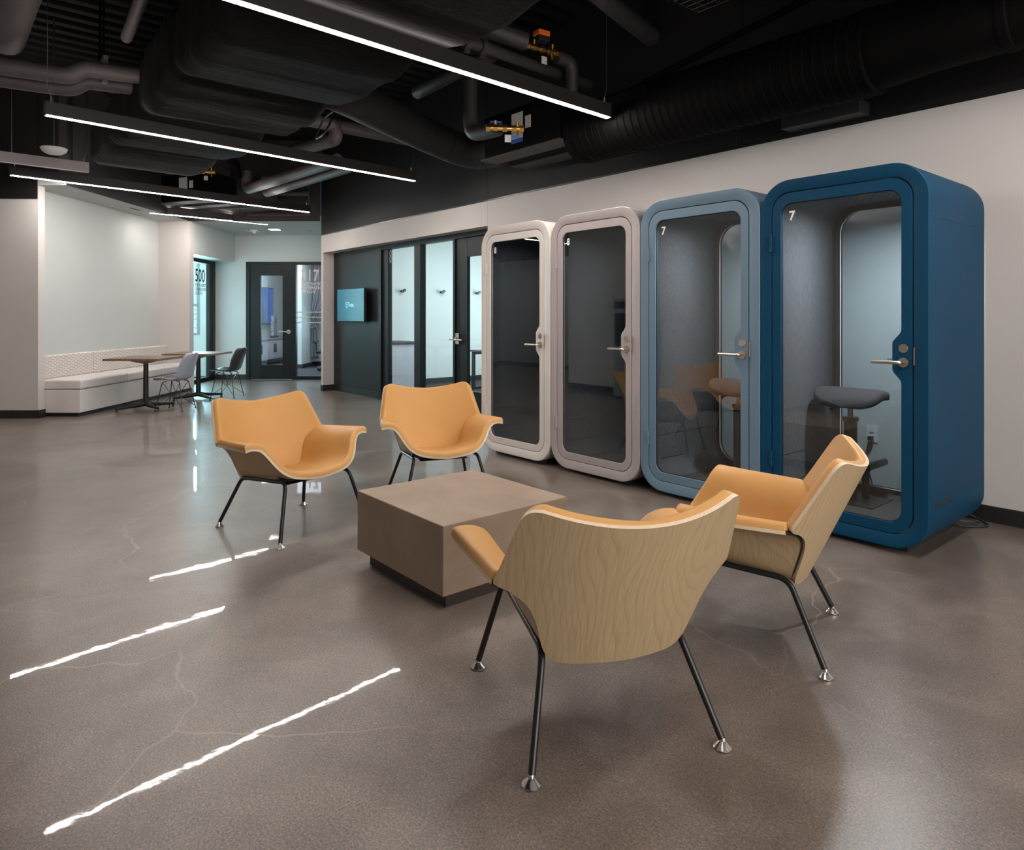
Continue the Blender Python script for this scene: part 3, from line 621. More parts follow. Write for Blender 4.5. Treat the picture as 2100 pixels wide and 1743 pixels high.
P_ = [  # name, label, points, radius, material
 ('insulated_pipe', 'front one of two grey jogged pipes at upper left', [(-7.79, .0, 3.60), (-7.66, .80, 3.60), (-7.62, .95, 3.60), (-7.58, 1.05, 3.69), (-7.56, 1.2, 3.69), (-7.43, 1.66, 3.69)], .078, 'pipe'),
 ('insulated_pipe', 'rear one of two grey jogged pipes at upper left', [(-8.05, .0, 3.56), (-7.93, .85, 3.56), (-7.88, 1.0, 3.56), (-7.84, 1.1, 3.65), (-7.82, 1.25, 3.65), (-7.70, 1.70, 3.65)], .078, 'pipe'),
 ('insulated_pipe', 'thick pale pipe end in the upper left corner', [(-5.2, .50, 3.92), (-7.9, .47, 3.92)], .155, 'pipe'),
 ('insulated_pipe', 'thin slanting pipe left of the wrapped duct', [(-4.0, 1.15, 4.1), (-7.0, 1.30, 3.86)], .05, 'pipe'),
 ('insulated_pipe', 'upper pale pipe of the pair meeting the flexible duct', [(-6.05, 3.0, 3.72), (-3.9, 2.98, 3.72)], .075, 'pipe'),
 ('insulated_pipe', 'lower pale pipe of the pair meeting the flexible duct', [(-6.05, 3.22, 3.70), (-3.9, 3.2, 3.70)], .06, 'pipe'),
 ('insulated_pipe', 'pale pipe stub right of the flexible duct pair', [(-6.3, 3.95, 3.75), (-4.95, 3.9, 3.75)], .075, 'pipe_dark'),
 ('steel_pipe', 'grooved steel pipe crossing behind the nearest pendant', [(-4.75, 2.9, 3.72), (-4.9, 5.15, 3.72)], .052, 'pipe_dark'),
 ('insulated_pipe', 'elbowed pipe feeding the orange-capped valve', [(-5.75, 3.55, 3.98), (-4.95, 3.55, 3.98), (-4.75, 4.15, 3.87)], .085, 'pipe_dark'),
 ('insulated_pipe', 'pipe dropping from the orange-capped valve', [(-4.70, 4.5, 3.80), (-4.68, 4.68, 3.78), (-4.72, 4.72, 3.2)], .062, 'pipe_dark'),
 ('insulated_pipe', 'upright pipe with elbow left of the wall fan-coil', [(-5.54, 4.1, 4.4), (-5.54, 4.1, 3.16), (-5.10, 4.1, 3.13)], .075, 'pipe_dark'),
 ('insulated_pipe', 'pale pipe under the flexible duct with downward elbow', [(-7.95, 2.9, 3.72), (-8.0, 3.80, 3.74), (-8.0, 3.83, 3.56), (-8.9, 3.66, 3.56)], .085, 'pipe'),
 ('insulated_pipe', 'straight pale pipe tucked under the flexible duct', [(-8.2, 2.95, 3.80), (-8.25, 5.0, 3.80)], .085, 'pipe'),
 ('insulated_pipe', 'upper one of two parallel far pipes before the louvre', [(-11.38, 3.86, 3.70), (-11.36, 3.86, 3.40), (-10.9, 3.88, 3.40), (-8.4, 4.04, 3.40)], .085, 'pipe'),
 ('insulated_pipe', 'lower one of two parallel far pipes before the louvre', [(-11.15, 4.09, 3.6), (-11.13, 4.09, 3.34), (-11.0, 4.1, 3.34), (-8.4, 4.25, 3.34)], .07, 'pipe'),
 ('insulated_pipe', 'dark elbow pipe beside the far orange-capped valve', [(-10.9, 3.3, 3.80), (-11.25, 3.62, 3.80), (-11.3, 3.68, 3.55)], .085, 'duct'),
 ('conduit', 'thin dark conduit climbing along the black right wall', [(-6.6, 5.19, 3.22), (-1.0, 5.19, 4.05)], .026, 'duct'),
 ('insulated_pipe', 'horizontal pipe in front of the far louvre', [W(-5.0, 12.1, 3.5), W(-3.6, 12.1, 3.5)], .045, 'pipe'),
 ('steel_beam', 'sloping painted beam beside the cable tray', [(-4.0, 3.3, 4.34), (-4.15, 5.23, 4.0)], .085, 'pipe_dark'),
]
for nm, lb, pts, r, m in P_:
    pipe(nm, lb, 'beam' if 'beam' in nm else ('conduit' if nm == 'conduit' else 'pipe'), pts, r, m, .14, 16, None)
for x, y, z, lb in ((-4.79, 3.5, 3.72, 'left coupling'), (-4.80, 3.68, 3.72, 'right coupling')):
    o = MB().tube([(x, y-.03, z), (x-.003, y+.03, z)], .072, 16).box(x-.02, x+.02, y-.03, y+.03, z+.06, z+.1).box(x-.02, x+.02, y-.03, y+.03, z-.1, z-.06).build('pipe_coupling', 'pipe_dark', None, True)
    tag(o, 'bolted ' + lb + ' on the grooved steel pipe', 'coupling', 'pipe couplings')
t = thing('pipe_hanger', 'strap hanger on the jogged grey pipes', 'hanger', (-7.62, 1.22, 3.69))
MB().box(-.34, .12, -.02, .02, .1, .14).box(-.02, .08, -.025, .025, -.1, .1).build('strap', 'pipe', t); MB().tube([(0, 0, .1), (0, 0, CEIL-3.69)], .012, 8).tube([(-.2, 0, .1), (-.2, 0, CEIL-3.69)], .012, 8).build('rod', 'duct', t)
def tray(label, x0, x1, y0, y1, z):
    b = MB(); k = x0
    while k < x1: b.tube([(k, y0, z+.08), (k, y0, z), (k, y1, z), (k, y1, z+.08)], .005, 5); k += .1
    for yy in [y0+(y1-y0)*i/4 for i in range(5)]: b.tube([(x0, yy, z), (x1, yy, z)], .005, 5)
    for yy in (y0, y1): b.tube([(x0, yy, z+.08), (x1, yy, z+.08)], .006, 5)
    o = b.build('cable_tray', 'blackpl'); return tag(o, label, 'cable tray')
tray('black wire cable tray at the top centre beside wrapped duct', -4.9, 1, 3.45, 3.85, 3.98)
tray('black wire cable tray at the top right above the conduit', -3.2, 1, 4.3, 4.6, 3.74)
t = dl('wall_louvre', 'wide dark louvre grille on the wall above the soffit', 'vent', -4.2, DF-.002, 3.45)
MB().box(-.56, .56, -.02, 0, -.32, -.29).box(-.56, .56, -.02, 0, .29, .32).box(-.56, -.53, -.02, 0, -.29, .29).box(.53, .56, -.02, 0, -.29, .29).build('frame', 'pipe', t)
b = MB()
for k in range(22): b.box(-.53, .53, -.018, -.004, -.285+k*.026, -.285+k*.026+.012)
b.build('slats', 'pipe_dark', t)
t = thing('ceiling_sensor', 'white dome sensor under the wrapped duct at left', 'sensor', (-8.68, .93, 3.10)); MB().lathe([(.02, -.055), (.07, -.045), (.11, -.02), (.125, .012), (.12, .018)], 24).build('dome', 'white_pl', t, True); MB().tube([(0, 0, .015), (0, 0, CEIL-3.1)], .008, 6).build('drop_rod', 'blackpl', t)
for x, y, z, lb in ((-3.6, 4.75, 4.02, 'brass sprinkler head behind the pendant cable at upper right'), (-6.6, .62, 4.08, 'red-capped sprinkler valve at the upper left corner')):
    t = thing('fire_sprinkler', lb, 'sprinkler', (x, y, z)); MB().lathe([(.012, 0), (.012, .05), (.03, .05), (.03, .07)], 12).build('body', 'brass', t, True)
    MB().tube([(0, 0, .07), (0, 0, CEIL-z)], .014, 8).build('drop_pipe', 'duct', t, True)
    if 'red' in lb: MB().box(.03, .09, -.03, .03, -.02, .05).build('cap', 'red', t)
t = thing('coiled_cable', 'loop of black cable hanging behind the flexible duct', 'cable', (-7.3, 3.35, 3.5)); MB().tube([(.14*math.cos(a), .14*math.sin(a)*.6, .17*math.sin(a)+.01*math.sin(3*a)) for a in [k*PI/12 for k in range(49)]], .012, 6).build('loop', 'blackpl', t, True); MB().tube([(0, .08, .15), (0, .08, CEIL-3.5)], .006, 6).build('hanger', 'blackpl', t)

# ------------------------------------------------------------------ phone pods
PW, PZ0, PZ1, PR, PD, PY = .498, .03, 2.2, .2, .945, 4.115
def loop(ins, y, r=None, n=12):
    r = r if r is not None else max(.03, PR-ins)
    return [(x, y, z) for x, z in rr(-PW+ins, PW-ins, PZ0+ins, PZ1-ins, r, n)]
def ring_with_bulge(y0, y1):
    """door frame: rounded outer edge, glass opening with a swelling at the lock"""
    outer = rr(-PW+.084, PW-.084, PZ0+.082, PZ1-.084, .118, 12)
    base = rr(-PW+.142, PW-.142, PZ0+.142, PZ1-.15, .07, 10)
    inner = bulge(base)
    bm = bmesh.new(); E = []
    for pts in (outer, inner):
        vs = [bm.verts.new((x, y0, z)) for x, z in pts]
        for i in range(len(vs)): E.append(bm.edges.new((vs[i], vs[(i+1) % len(vs)])))
    bmesh.ops.triangle_fill(bm, use_beauty=True, use_dissolve=False, edges=E)
    r = bmesh.ops.extrude_face_region(bm, geom=bm.faces[:])
    for v in [g for g in r['geom'] if isinstance(g, bmesh.types.BMVert)]: v.co.y = y1
    bmesh.ops.recalc_face_normals(bm, faces=bm.faces)
    me = bpy.data.meshes.new('door'); bm.to_mesh(me); bm.free(); return me, inner
def bulge(base):
    out = []; xr_ = PW-.142
    zs = [.96 + .30*k/24 for k in range(25)]; done = False
    for i, (x, z) in enumerate(base):
        out.append((x, z)); nx_ = base[(i+1) % len(base)]
        if not done and abs(x-xr_) < 1e-6 and abs(nx_[0]-xr_) < 1e-6 and nx_[1]-z > 1:
            for q in zs:
                s_ = 1-abs((q-1.11)/.15); s_ = max(0, min(1, s_*1.9)); s_ = s_*s_*(3-2*s_)
                out.append((xr_-.047*s_, q))
            done = True
    return out
def pod(cx, paint, num, label, felt_m, lampW):
    t = thing('phone_pod', label, 'phone booth', (cx, PY, 0), 0, 'row of phone pods')
    sh = MB().loops([loop(.078, .03), loop(.078, .002), loop(.074, -.001), loop(.005, -.001), loop(0, .004), loop(0, PD-.02), loop(.02, PD), loop(.09, PD)]).build('shell', paint, t, True)
    for z in (1.885, .345): MB().box(PW-.0005, PW+.0012, .02, PD-.03, z-.002, z+.002).box(-PW-.0012, -PW+.0005, .02, PD-.03, z-.002, z+.002).build('panel_seam', 'blackpl', sh)
    vb = MB()
    for k in range(3): vb.box(PW-.012, PW+.0012, .08, .35, .298-k*.015, .304-k*.015)
    vb.build('side_vent', 'blackpl', sh)
    MB().box(-.36, .36, .08, PD-.1, 0, PZ0+.008).build('plinth', 'blackpl', t)
    li = MB().loops([loop(.05, .04), loop(.078, .04, .15), loop(.078, PD-.03, .15), loop(.05, PD-.03)]).build('felt_lining', felt_m, t, 'all')
    vb = MB()
    for k in range(3): vb.box(-PW+.076, -PW+.0805, .16, .44, .20+k*.016, .207+k*.016)
    vb.build('lining_vent', 'blackpl', li); MB().box(-PW+.077, -PW+.0795, .05, PD-.04, .418, .421).build('lining_seam', 'blackpl', li)
    hb = MB()
    for i in range(9):
        for j in range(11): hb.lathe([(.0065, 0), (.0065, .004)], 6, (-.2+i*.05+(.025 if j % 2 else 0), .25+j*.045, PZ1-.081))
    hb.build('ceiling_perforation', 'blackpl', li)
    MB().box(-PW+.08, PW-.08, .045, PD-.03, .085, .112).build('carpet_floor', 'carpet', t)
    rf = MB().loops([loop(.078, PD-.06), loop(.115, PD-.06, .15), loop(.115, PD-.02, .15), loop(.078, PD-.02)], cap=False).build('rear_frame', 'blackpl', t, True)
    MB().loops([loop(.116, PD-.062, .149), loop(.121, PD-.062, .144), loop(.121, PD-.055, .144)]).build('frame_bead', 'pod_white' if lampW > 5 else 'nickel', rf, True)
    MB().loops([loop(.11, PD-.045, .15), loop(.11, PD-.037, .15)], cap=True).build('rear_glass', 'rearglass', t)
    me, inner = ring_with_bulge(0.0, .034); me.materials.append(M[paint]); d = bpy.data.objects.new('door', me); C.objects.link(d); d.parent = t
    bv = d.modifiers.new('bevel', 'BEVEL'); bv.width = .003; bv.segments = 2; bv.limit_method = 'ANGLE'; bv.angle_limit = .7
    gp = MB(); gp.loops([[(x, .016, z) for x, z in inner], [(x, .022, z) for x, z in inner]], cap=True); gp.build('glass_pane', 'podglass', d)
    gk = MB(); cxm, czm = 0, 1.11
    shr = [(x - .004*(1 if x > 0 else -1), z - .004*(1 if z > czm else -1)) for x, z in inner]
    gk.loops([[(x, .013, z) for x, z in inner], [(x, .013, z) for x, z in shr], [(x, .024, z) for x, z in shr]]); gk.build('gasket', 'blackpl', d)
    hx = .368
    MB().lathe([(.027, -.006), (.028, -.003), (.028, 0)], 24, (hx, 0, 1.078), axis='y').tube(arc([(hx, 0, 1.078), (hx, -.05, 1.078), (hx-.15, -.052, 1.078)], .02, 6), .0095, 12).build('handle', 'nickel', d, True)
    MB().box(hx-.10, hx-.05, .03, .042, 1.085, 1.095).build('latch_plate', 'chrome', d)
    MB().lathe([(.024, -.005), (.0255, -.003), (.0255, 0)], 28, (hx, 0, 1.156), axis='y').build('lock_disc', 'nickel', d, True)
    for z in (.417, 1.80): MB().lathe([(.0095, -.052), (.0095, -.002)], 10, (-PW+.079, -.006, z)).lathe([(.0095, .002), (.0095, .052)], 10, (-PW+.079, -.006, z)).box(-PW+.06, -PW+.098, -.004, 0, z-.05, z+.05).build('hinge', paint, d, True)
    text('pod_number', num, .082, 'num', d, (-.305, .009, 1.943), sx=.9 if num == '7' else .82, off=.002)
    MB().box(PW-.078, PW-.070, -.004, .002, 1.065, 1.164).build('strike_plate', 'nickel', t)
    if lampW:
        MB().lathe([(.05, -.006), (.055, 0)], 20, (.19, .30, PZ1-.08)).build('ceiling_lamp', 'podlamp', t, True)
        l = bpy.data.lights.new('pod_lamp', 'AREA'); l.shape = 'DISK'; l.size = .10; l.energy = lampW; l.spread = math.radians(168); l.color = (.97, .97, 1)
        lo = bpy.data.objects.new('pod_lamp', l); C.objects.link(lo); lo.location = (.19, .30, PZ1-.095); lo.parent = t
    sw = MB(); sp_ = [(.42-.0*k, .0) for k in range(1)]
    sw.loops([[(PW-.085-.30*math.sin(PI*k/12), .40+.36*k/12, z) for k in range(13)] for z in (1.0, 1.14)], closed=False)
    s2 = sw.build('side_shelf', 'shelfwood', t, 'all'); md = s2.modifiers.new('thick', 'SOLIDIFY'); md.thickness = .018
    return t
p_ = [(-4.882, 'pod_white', '8', 'white phone pod, farthest of the row, beside the alcove door', 'felt_dark', 3.0),
      (-3.880, 'pod_grey', '8', 'warm grey phone pod between the white and pale blue ones', 'felt_dark', 3.5),
      (-2.879, 'pod_blue', '7', 'slate blue phone pod reflecting two lounge chairs', 'felt', POD_LAMP*.6),
      (-1.881, 'pod_navy', '7', 'navy blue phone pod nearest the camera', 'felt', POD_LAMP)]
for a in p_: pod(*a)
def stool(cx, label, fab):
    t = thing('perching_stool', label, 'stool', (cx, PY+.0, .112), 0, 'stools inside the pods')
    b = MB(); R = []
    for i in range(17):
        u = -1+2*i/16; a = .235*math.sqrt(max(0, 1-(abs(u))**3.4)) if abs(u) < 1 else .0
        yc = .56 + .17*u; hgt = .036*math.sqrt(max(.001, 1-u**6)); zc = .695 - .035*max(0, -u)**2*1.6 + .012*math.cos(2*u)
        ln = []
        for k in range(28):
            q = 2*PI*k/28; cx_, sz = math.cos(q), math.sin(q)
            ln.append((.22*math.copysign(abs(cx_)**.38, cx_)*max(.05, math.sqrt(max(0, 1-u**4))), yc, zc - .03*abs(cx_)**2*0 + hgt*math.copysign(abs(sz)**.45, sz)  - .006*(cx_**3)))
        R.append(ln)
    b.loops(R, cap=True); b.build('seat', fab, t, 'all')
    MB().lathe([(.042, 0), (.042, .52), (.05, .525), (.05, .55)], 20, (0, .56, 0)).build('column', 'black', t, True)
    MB().lathe([(.018, .55), (.018, .615), (.05, .63), (.09, .665)], 16, (0, .56, 0)).build('gas_lift', 'nickel', t, True)
    MB().tube([(-.02, .52, .63), (-.07, .44, .61)], .006, 8).lathe([(.006, -.012), (.014, 0), (.006, .012)], 10, (-.07, .44, .607)).build('lever', 'blackpl', t, True)
    MB().tube(arc([(.055, .66, 0), (.055, .66, .20), (.12, .66, .235)], .06), .024, 14).tube([(.12, .52, .235), (.12, .80, .235)], .024, 14).build('foot_bar', 'black', t, True)
    MB().box(-.2, .2, .4, .74, 0, .006).build('base_plate', 'black', t)
    return t
stool(-1.881-.165, 'dark perching stool inside the navy pod', 'stool_fab')
stool(-2.879-.0, 'brown-black perching stool inside the slate blue pod', 'brown_fab')
stool(-3.880+.27, 'dark perching stool inside the warm grey pod', 'stool_fab')
for x, lb in ((-2.135, 'white outlet on the wall behind the navy pod'), (-3.05, 'white outlet on the wall behind the slate blue pod')):
    t = thing('wall_outlet', lb, 'outlet', (x, YW, .473)); MB().box(-.04, .04, -.006, 0, -.062, .062).build('plate', 'white_pl', t, bevel=.002)
    MB().box(-.018, .018, -.010, -.006, .012, .045).box(-.018, .018, -.010, -.006, -.045, -.012).build('socket', 'frost', t)
    o = MB().tube(arc([(x, YW-.01, .44), (x, YW-.05, .43), (x-.03, YW-.06, .28), (x+.02, YW-.06, .15), (x+.05, YW-.08, .02)], .05), .006, 8).box(x-.015, x+.015, YW-.045, YW-.008, .425, .46).build('power_cord', 'blackpl', None, True)
    tag(o, 'black power cord plugged in behind the ' + ('navy pod' if x > -2.5 else 'slate blue pod'), 'cord')
o = MB().tube(arc([(-1.50, 4.95, .008), (-1.42, 5.0, .008), (-1.36, 5.1, .008), (-1.45, 5.17, .02), (-1.55, 5.15, .06)], .06), .007, 8).build('pod_cable', 'blackpl', None, True); tag(o, 'black cable loop on the floor behind the navy pod', 'cable')

# ------------------------------------------------------------------ lounge chairs
def crv(pts, n):                            # Catmull-Rom through points, n samples
    P = [Vector(p) for p in pts]; out = []; m = len(P)-1
    for i in range(n+1):
        t = i/n*m; k = min(int(t), m-1); f = t-k
        a, b, c, d = P[max(k-1, 0)], P[k], P[k+1], P[min(k+2, m)]
        out.append(.5*((2*b)+(c-a)*f+(2*a-5*b+4*c-d)*f*f+(3*b-a-3*c+d)*f**3))
    return out
def yback(x, z): return -.262 - .46*(z-.30) + 1.02*x*x
def back_grid(nu=44, nt=44):
    edge = crv([(.145, .284), (.185, .288), (.215, .303), (.236, .335), (.252, .385), (.272, .445), (.300, .493), (.342, .527), (.378, .542), (.389, .556), (.380, .60), (.364, .68), (.349, .752), (.340, .782), (.322, .800), (.296, .803)], nt)
    G = []
    for e in edge:
        xe, ze = e.x, e.y; zc = .284 + (ze-.284)*(.757-.284)/(.803-.284); row = []
        for i in range(nu+1):
            u = -1+2*i/nu; u = math.copysign(abs(u)**.9, u); x = xe*u; z = zc+(ze-zc)*u*u
            row.append(Vector((x, yback(x, z), z)))
        G.append(row)
    return G
def seat_grid(nu=60, nv=26):
    B = crv([(0, .296), (.10, .297), (.16, .301), (.203, .317), (.227, .346), (.246, .395), (.266, .45), (.297, .497), (.343, .530), (.394, .546)], nu//2)
    Fp = crv([(0, .312, .368), (.10, .309, .373), (.185, .300, .388), (.245, .282, .420), (.285, .255, .468), (.315, .226, .518), (.345, .208, .553), (.38, .199, .566), (.412, .194, .567), (.440, .192, .561)], nu//2)
    half = []
    for b, f in zip(B, Fp):
        pb = Vector((b.x, yback(b.x, b.y)+.010, b.y)); half.append((pb, f))
    full = [(Vector((-a.x, a.y, a.z)), Vector((-f.x, f.y, f.z))) for a, f in half[:0:-1]] + half
    G = []
    for j in range(nv+1):
        v = j/nv; row = []
        for a, f in full:
            p = a.lerp(f, v); k = 1-min(1, abs(p.x)/.25)
            p.z -= .012*math.sin(PI*v)*max(0, k); 
            if v > .85: p.z -= .010*((v-.85)/.15)**2*max(0, k)
            row.append(p)
        G.append(row)
    return G
def normals(G, sign):
    R, K = len(G), len(G[0]); NN = []
    for i in range(R):
        row = []
        for j in range(K):
            a = G[min(i+1, R-1)][j]-G[max(i-1, 0)][j]; b = G[i][min(j+1, K-1)]-G[i][max(j-1, 0)]
            n = a.cross(b); row.append((n.normalized() if n.length > 1e-9 else Vector((0, 0, 1)))*sign)
        NN.append(row)
    return NN
def shell_mesh(name, G, NN, th, parent):    # NN points to the sitter; wood grows the other way
    b = MB(); R, K = len(G), len(G[0])
    back = [[G[i][j]-NN[i][j]*th for j in range(K)] for i in range(R)]
    for g in (G, back): b.loops(g, closed=False, mi=0)
    rim = [(0, j) for j in range(K)] + [(i, K-1) for i in range(1, R)] + [(R-1, j) for j in range(K-2, -1, -1)] + [(i, 0) for i in range(R-2, 0, -1)]
    L = [[G[i][j].lerp(back[i][j], q) for i, j in rim] for q in (0, .2, .4, .6, .8, 1)]
    for k in range(5): b.loops(L[k:k+2], mi=1 if k % 2 == 0 else 2)
    if 'seat' in name:                      # black strip standing in for the shaded gap between seat shell and back
        g2 = [G[0][j]-(G[1][j]-G[0][j]).normalized()*.007 for j in range(K)]; g3 = [back[0][j]-(G[1][j]-G[0][j]).normalized()*.007 for j in range(K)]
        b.loops([[G[0][j] + NN[0][j]*.003 for j in range(K)], g2, g3, [back[0][j] - NN[0][j]*.001 for j in range(K)]], closed=False, mi=3)
    return b.build(name, ['ash_side' if 'seat' in name else 'ash', 'ply_a', 'ply_b', 'black'], parent, True)
def resample(G, ps, qs):
    R, K = len(G)-1, len(G[0])-1; out = []
    for p in ps:
        i = min(int(p*R), R-1); fi = p*R-i; row = []
        for q in qs:
            j = min(int(q*K), K-1); fj = q*K-j
            row.append(G[i][j].lerp(G[i][j+1], fj).lerp(G[i+1][j].lerp(G[i+1][j+1], fj), fi))
        out.append(row)
    return out
def ends(step, n):
    e = [0, .002, .006, .012, .020]; m = [.03 + .94*k/n for k in range(n+1)]
    return [x*step for x in e] + m + [1-x*step for x in e[::-1]]
def pad_mesh(name, G, NN, T, r, inset, parent):
    qs = ends(1.0, 56); ps = ends(1.3, 40); G2 = resample(G, ps, qs); NN = [[v.normalized() for v in row] for row in resample(NN, ps, qs)]; G = G2
    R, K = len(G), len(G[0])
    du = [[0]*K for _ in range(R)]; 
    rowlen = [sum((G[i][j+1]-G[i][j]).length for j in range(K-1)) for i in range(R)]
    collen = [sum((G[i+1][j]-G[i][j]).length for i in range(R-1)) for j in range(K)]
    top = []; bot = []
    cum = [[0]*K for _ in range(R)]; cumv = [[0]*K for _ in range(R)]
    for i in range(R):
        for j in range(1, K): cum[i][j] = cum[i][j-1]+(G[i][j]-G[i][j-1]).length
    for j in range(K):
        for i in range(1, R): cumv[i][j] = cumv[i-1][j]+(G[i][j]-G[i-1][j]).length
    C0 = sum((g for row in G for g in row), Vector())/(R*K)
    for i in range(R):
        tr, br_ = [], []
        for j in range(K):
            d = min(cum[i][j], rowlen[i]-cum[i][j], cumv[i][j], collen[j]-cumv[i][j])
            q = min(1, d/r); h = T*math.sqrt(max(0, 1-(1-q)**2))
            p = G[i][j].copy()
            if i in (0, R-1) or j in (0, K-1): p = p.lerp(G[min(max(i, 1), R-2)][min(max(j, 1), K-2)], inset)
            tr.append(p+NN[i][j]*(h+.002)); br_.append(p+NN[i][j]*.0005)
        top.append(tr); bot.append(br_)
    b = MB(); b.loops(top, closed=False); b.loops(bot, closed=False)
    rim = [(0, j) for j in range(K)] + [(i, K-1) for i in range(1, R)] + [(R-1, j) for j in range(K-2, -1, -1)] + [(i, 0) for i in range(R-2, 0, -1)]
    b.loops([[top[i][j] for i, j in rim], [bot[i][j] for i, j in rim]])
    return b.build(name, 'leather', parent, 'all')
def refine(vals, n):                        # denser samples close to both ends
    return [.5-.5*math.cos(PI*k/n) for k in range(n+1)]
def lounge_chair(label):
    t = thing('lounge_chair', label, 'chair', (0, 0, 0), 0, 'mustard plywood lounge chairs')
    G = back_grid(); NN = normals(G, 1)
    if NN[20][22].y < 0: NN = normals(G, -1)
    shell_mesh('back_shell', G, NN, .013, t); pad_mesh('back_cushion', G, NN, .030, .017, 0, t)
    G = seat_grid(); NN = normals(G, 1)
    if NN[13][30].z < 0: NN = normals(G, -1)
    shell_mesh('seat_shell', G, NN, .013, t); pad_mesh('seat_cushion', G, NN, .030, .017, 0, t)
    for s_ in (-1, 1):
        f = MB().tube(arc([(s_*.308, -.336, .03), (s_*.232, -.205, .314), (s_*.228, .270, .352), (s_*.308, .338, .03)], .045, 7), .0115, 14).build('leg_frame', 'black', t, True)
        for yy in (-.338, .339):
            MB().lathe([(.026, 0), (.0285, .003), (.0285, .006), (.010, .024), (.0095, .032), (.0085, .034)], 24, (s_*.31, yy, 0)).build('foot_glide', 'chrome', f, True)
    b = MB()
    for yy, zz in ((-.13, .300), (.19, .345)): b.tube(arc([(-.228, yy, zz+.022), (-.17, yy, zz-.004), (.17, yy, zz-.004), (.228, yy, zz+.022)], .06), .010, 10)
    b.box(-.17, .17, -.12, .2, .318, .322); b.build('under_frame', 'black', t, True)
    return t
ch = lounge_chair('mustard lounge chair at left, facing the coffee table, four feet visible')
def place(o, x, y, deg, label): o.location = (x, y, 0); o.rotation_euler = (0, 0, math.radians(deg-90)); o['label'] = label
place(ch, -4.256, 1.736, 11.4, 'leftmost mustard lounge chair, facing the coffee table from the open aisle')
for x, y, a, lb in ((-4.202, 2.813, -21.2, 'mustard lounge chair standing between the coffee table and the white pod'),
                    (-1.637, 1.714, 155.8, 'lounge chair closest to the camera, showing its ash plywood back'),
                    (-1.623, 2.667, -157.26, 'lounge chair in front of the navy pod, seen from the side')):
    place(copy_tree(ch), x, y, a, lb)

# ------------------------------------------------------------------ coffee table
t = thing('coffee_table', 'square taupe block coffee table on a dark recessed plinth', 'table', (-2.955, 2.12, 0))
MB().box(-.41, .41, -.39, .39, .075, .395).build('block', 'taupe', t, bevel=.004); MB().box(-.36, .36, -.34, .34, 0, .075).build('plinth', 'taupe_dark', t)

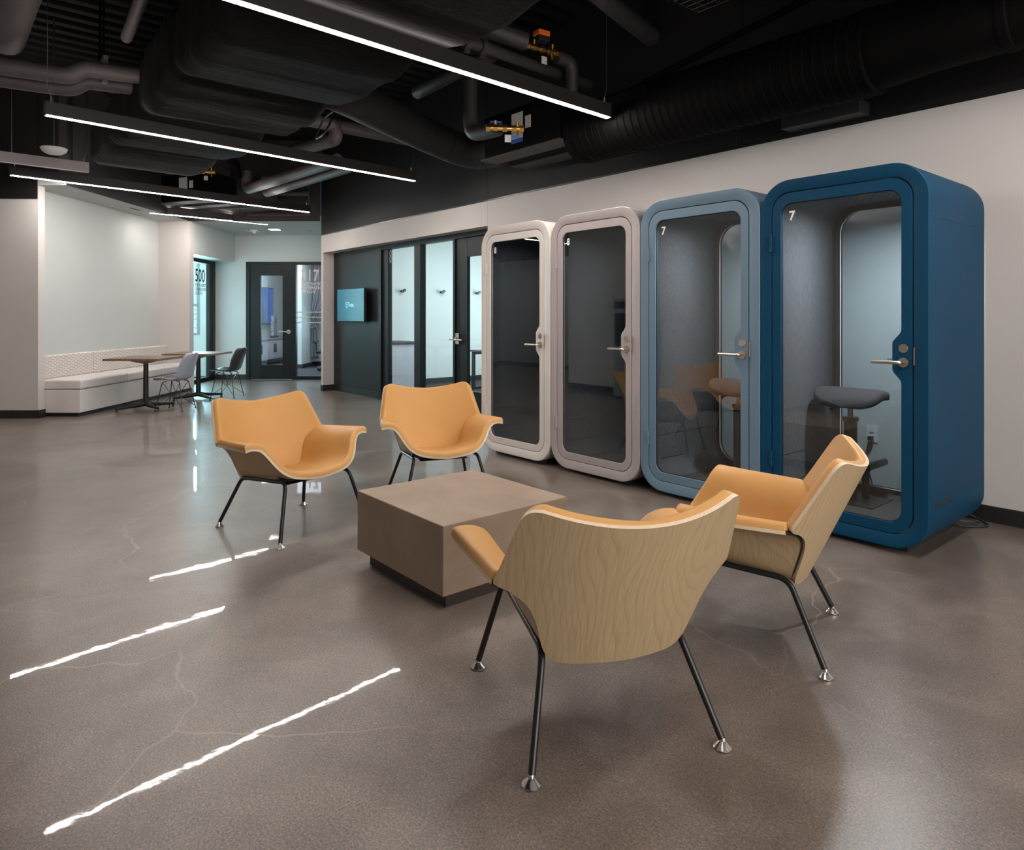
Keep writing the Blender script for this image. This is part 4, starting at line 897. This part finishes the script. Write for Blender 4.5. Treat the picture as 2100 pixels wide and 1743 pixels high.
# ------------------------------------------------------------------ banquette, tables and shell chairs of the nook
for k, (d0, d1, lb) in enumerate(((9.04, 10.15, 'white upholstered bench section next to the white pier'), (10.155, 11.25, 'middle white upholstered bench section in the nook'), (11.255, 12.29, 'far white upholstered bench section by the nook end wall'))):
    t = dl('bench_section', lb, 'bench', -5.72, (d0+d1)/2, 0, 0, 'bench sections'); h = (d1-d0)/2
    MB().box(-.60, -.05, -h+.03, h-.0, 0, .05).build('plinth', 'base', t)
    MB().box(-.64, 0, -h, h, .05, .355).build('base', 'upholstery', t, bevel=.008)
    MB().box(-.64, .012, -h-.002, h+.0, .36, .488).build('seat_cushion', 'upholstery', t, bevel=.022)
    MB().box(-.635, -.50, -h+.003, h-.003, .49, .80).build('back_cushion', 'weave', t, bevel=.012)
def bistro(L, D, label):
    t = dl('cafe_table', label, 'table', L, D, 0, 0, 'small cafe tables')
    MB().box(-.385, .385, -.40, .40, .714, .745).build('tabletop', 'oak_top', t, bevel=.004)
    MB().loops([[(-.2, -.2, .713), (.2, -.2, .713), (.2, .2, .713), (-.2, .2, .713)], [(-.04, -.04, .655), (.04, -.04, .655), (.04, .04, .655), (-.04, .04, .655)]], cap=True).build('top_bracket', 'sill', t)
    MB().lathe([(.038, .07), (.033, .66)], 18).build('column', 'black', t, True)
    for k in range(4):
        a = PI/4+PI/2*k+.1; x, y = .40*math.cos(a), .40*math.sin(a)
        l = MB().tube([(0, 0, .085), (x*.25, y*.25, .066), (x, y, .045)], [.04, .03, .016], 10).build('leg', 'black', t, True)
        MB().lathe([(.018, 0), (.018, .012), (.008, .03)], 12, (x*.96, y*.96, 0)).build('foot', 'black', l, True)
bistro(-5.24, 9.77, 'brown-topped cafe table nearer the camera, beside the bench'); bistro(-5.04, 10.97, 'brown-topped cafe table farther off, before the far wall')
def shell_chair(L, D, m, label):
    t = dl('shell_chair', label, 'chair', L, D, 0, PI/2, 'moulded shell chairs')
    pr = crv([(.235, .425), (.215, .437), (.14, .440), (.02, .428), (-.09, .425), (-.165, .455), (-.205, .53), (-.24, .64), (-.285, .765), (-.30, .805)], 30)
    wd = crv([(.15, 0), (.20, 0), (.22, 0), (.23, 0), (.232, 0), (.232, 0), (.232, 0), (.225, 0), (.19, 0), (.12, 0)], 30)
    G = []
    for i, (p, w_) in enumerate(zip(pr, wd)):
        up = min(1, max(0, (i-8)/14)); row = []
        for j in range(25):
            u = -1+j/12; c = abs(u)**2.6
            row.append(Vector((w_.x*u, p.x + .085*c*up, p.y + .05*c*(1-up)*(.4+.6*min(1, i/12)))))
        G.append(row)
    o = MB().loops(G, closed=False).build('seat_shell', m, t, 'all'); s_ = o.modifiers.new('thick', 'SOLIDIFY'); s_.thickness = .008
    for sx in (-1, 1):
        for yy, fy in ((.12, .19), (-.12, -.19)):
            MB().tube(arc([(sx*.10, yy*.6, .415), (sx*.13, yy, .405), (sx*.20, fy, .012)], .02), .006, 8).lathe([(.012, 0), (.012, .008), (.006, .02)], 10, (sx*.20, fy, 0)).build('leg', 'black', t, True)
            MB().tube([(sx*.13, yy, .40), (sx*.06, yy*.1, .20), (sx*.195, fy*.97, .04)], .0045, 6).build('strut', 'black', t, True)
    MB().tube([(-.06, .012, .20), (.06, .012, .20), (.06, -.012, .20), (-.06, -.012, .20), (-.06, .012, .20)], .005, 6).build('cross_bar', 'black', t, True)
shell_chair(-4.78, 9.70, 'shell_grey', 'pale grey moulded chair with wire legs at the nearer cafe table')
shell_chair(-4.69, 11.25, 'shell_dark', 'dark grey moulded chair with wire legs at the farther cafe table')
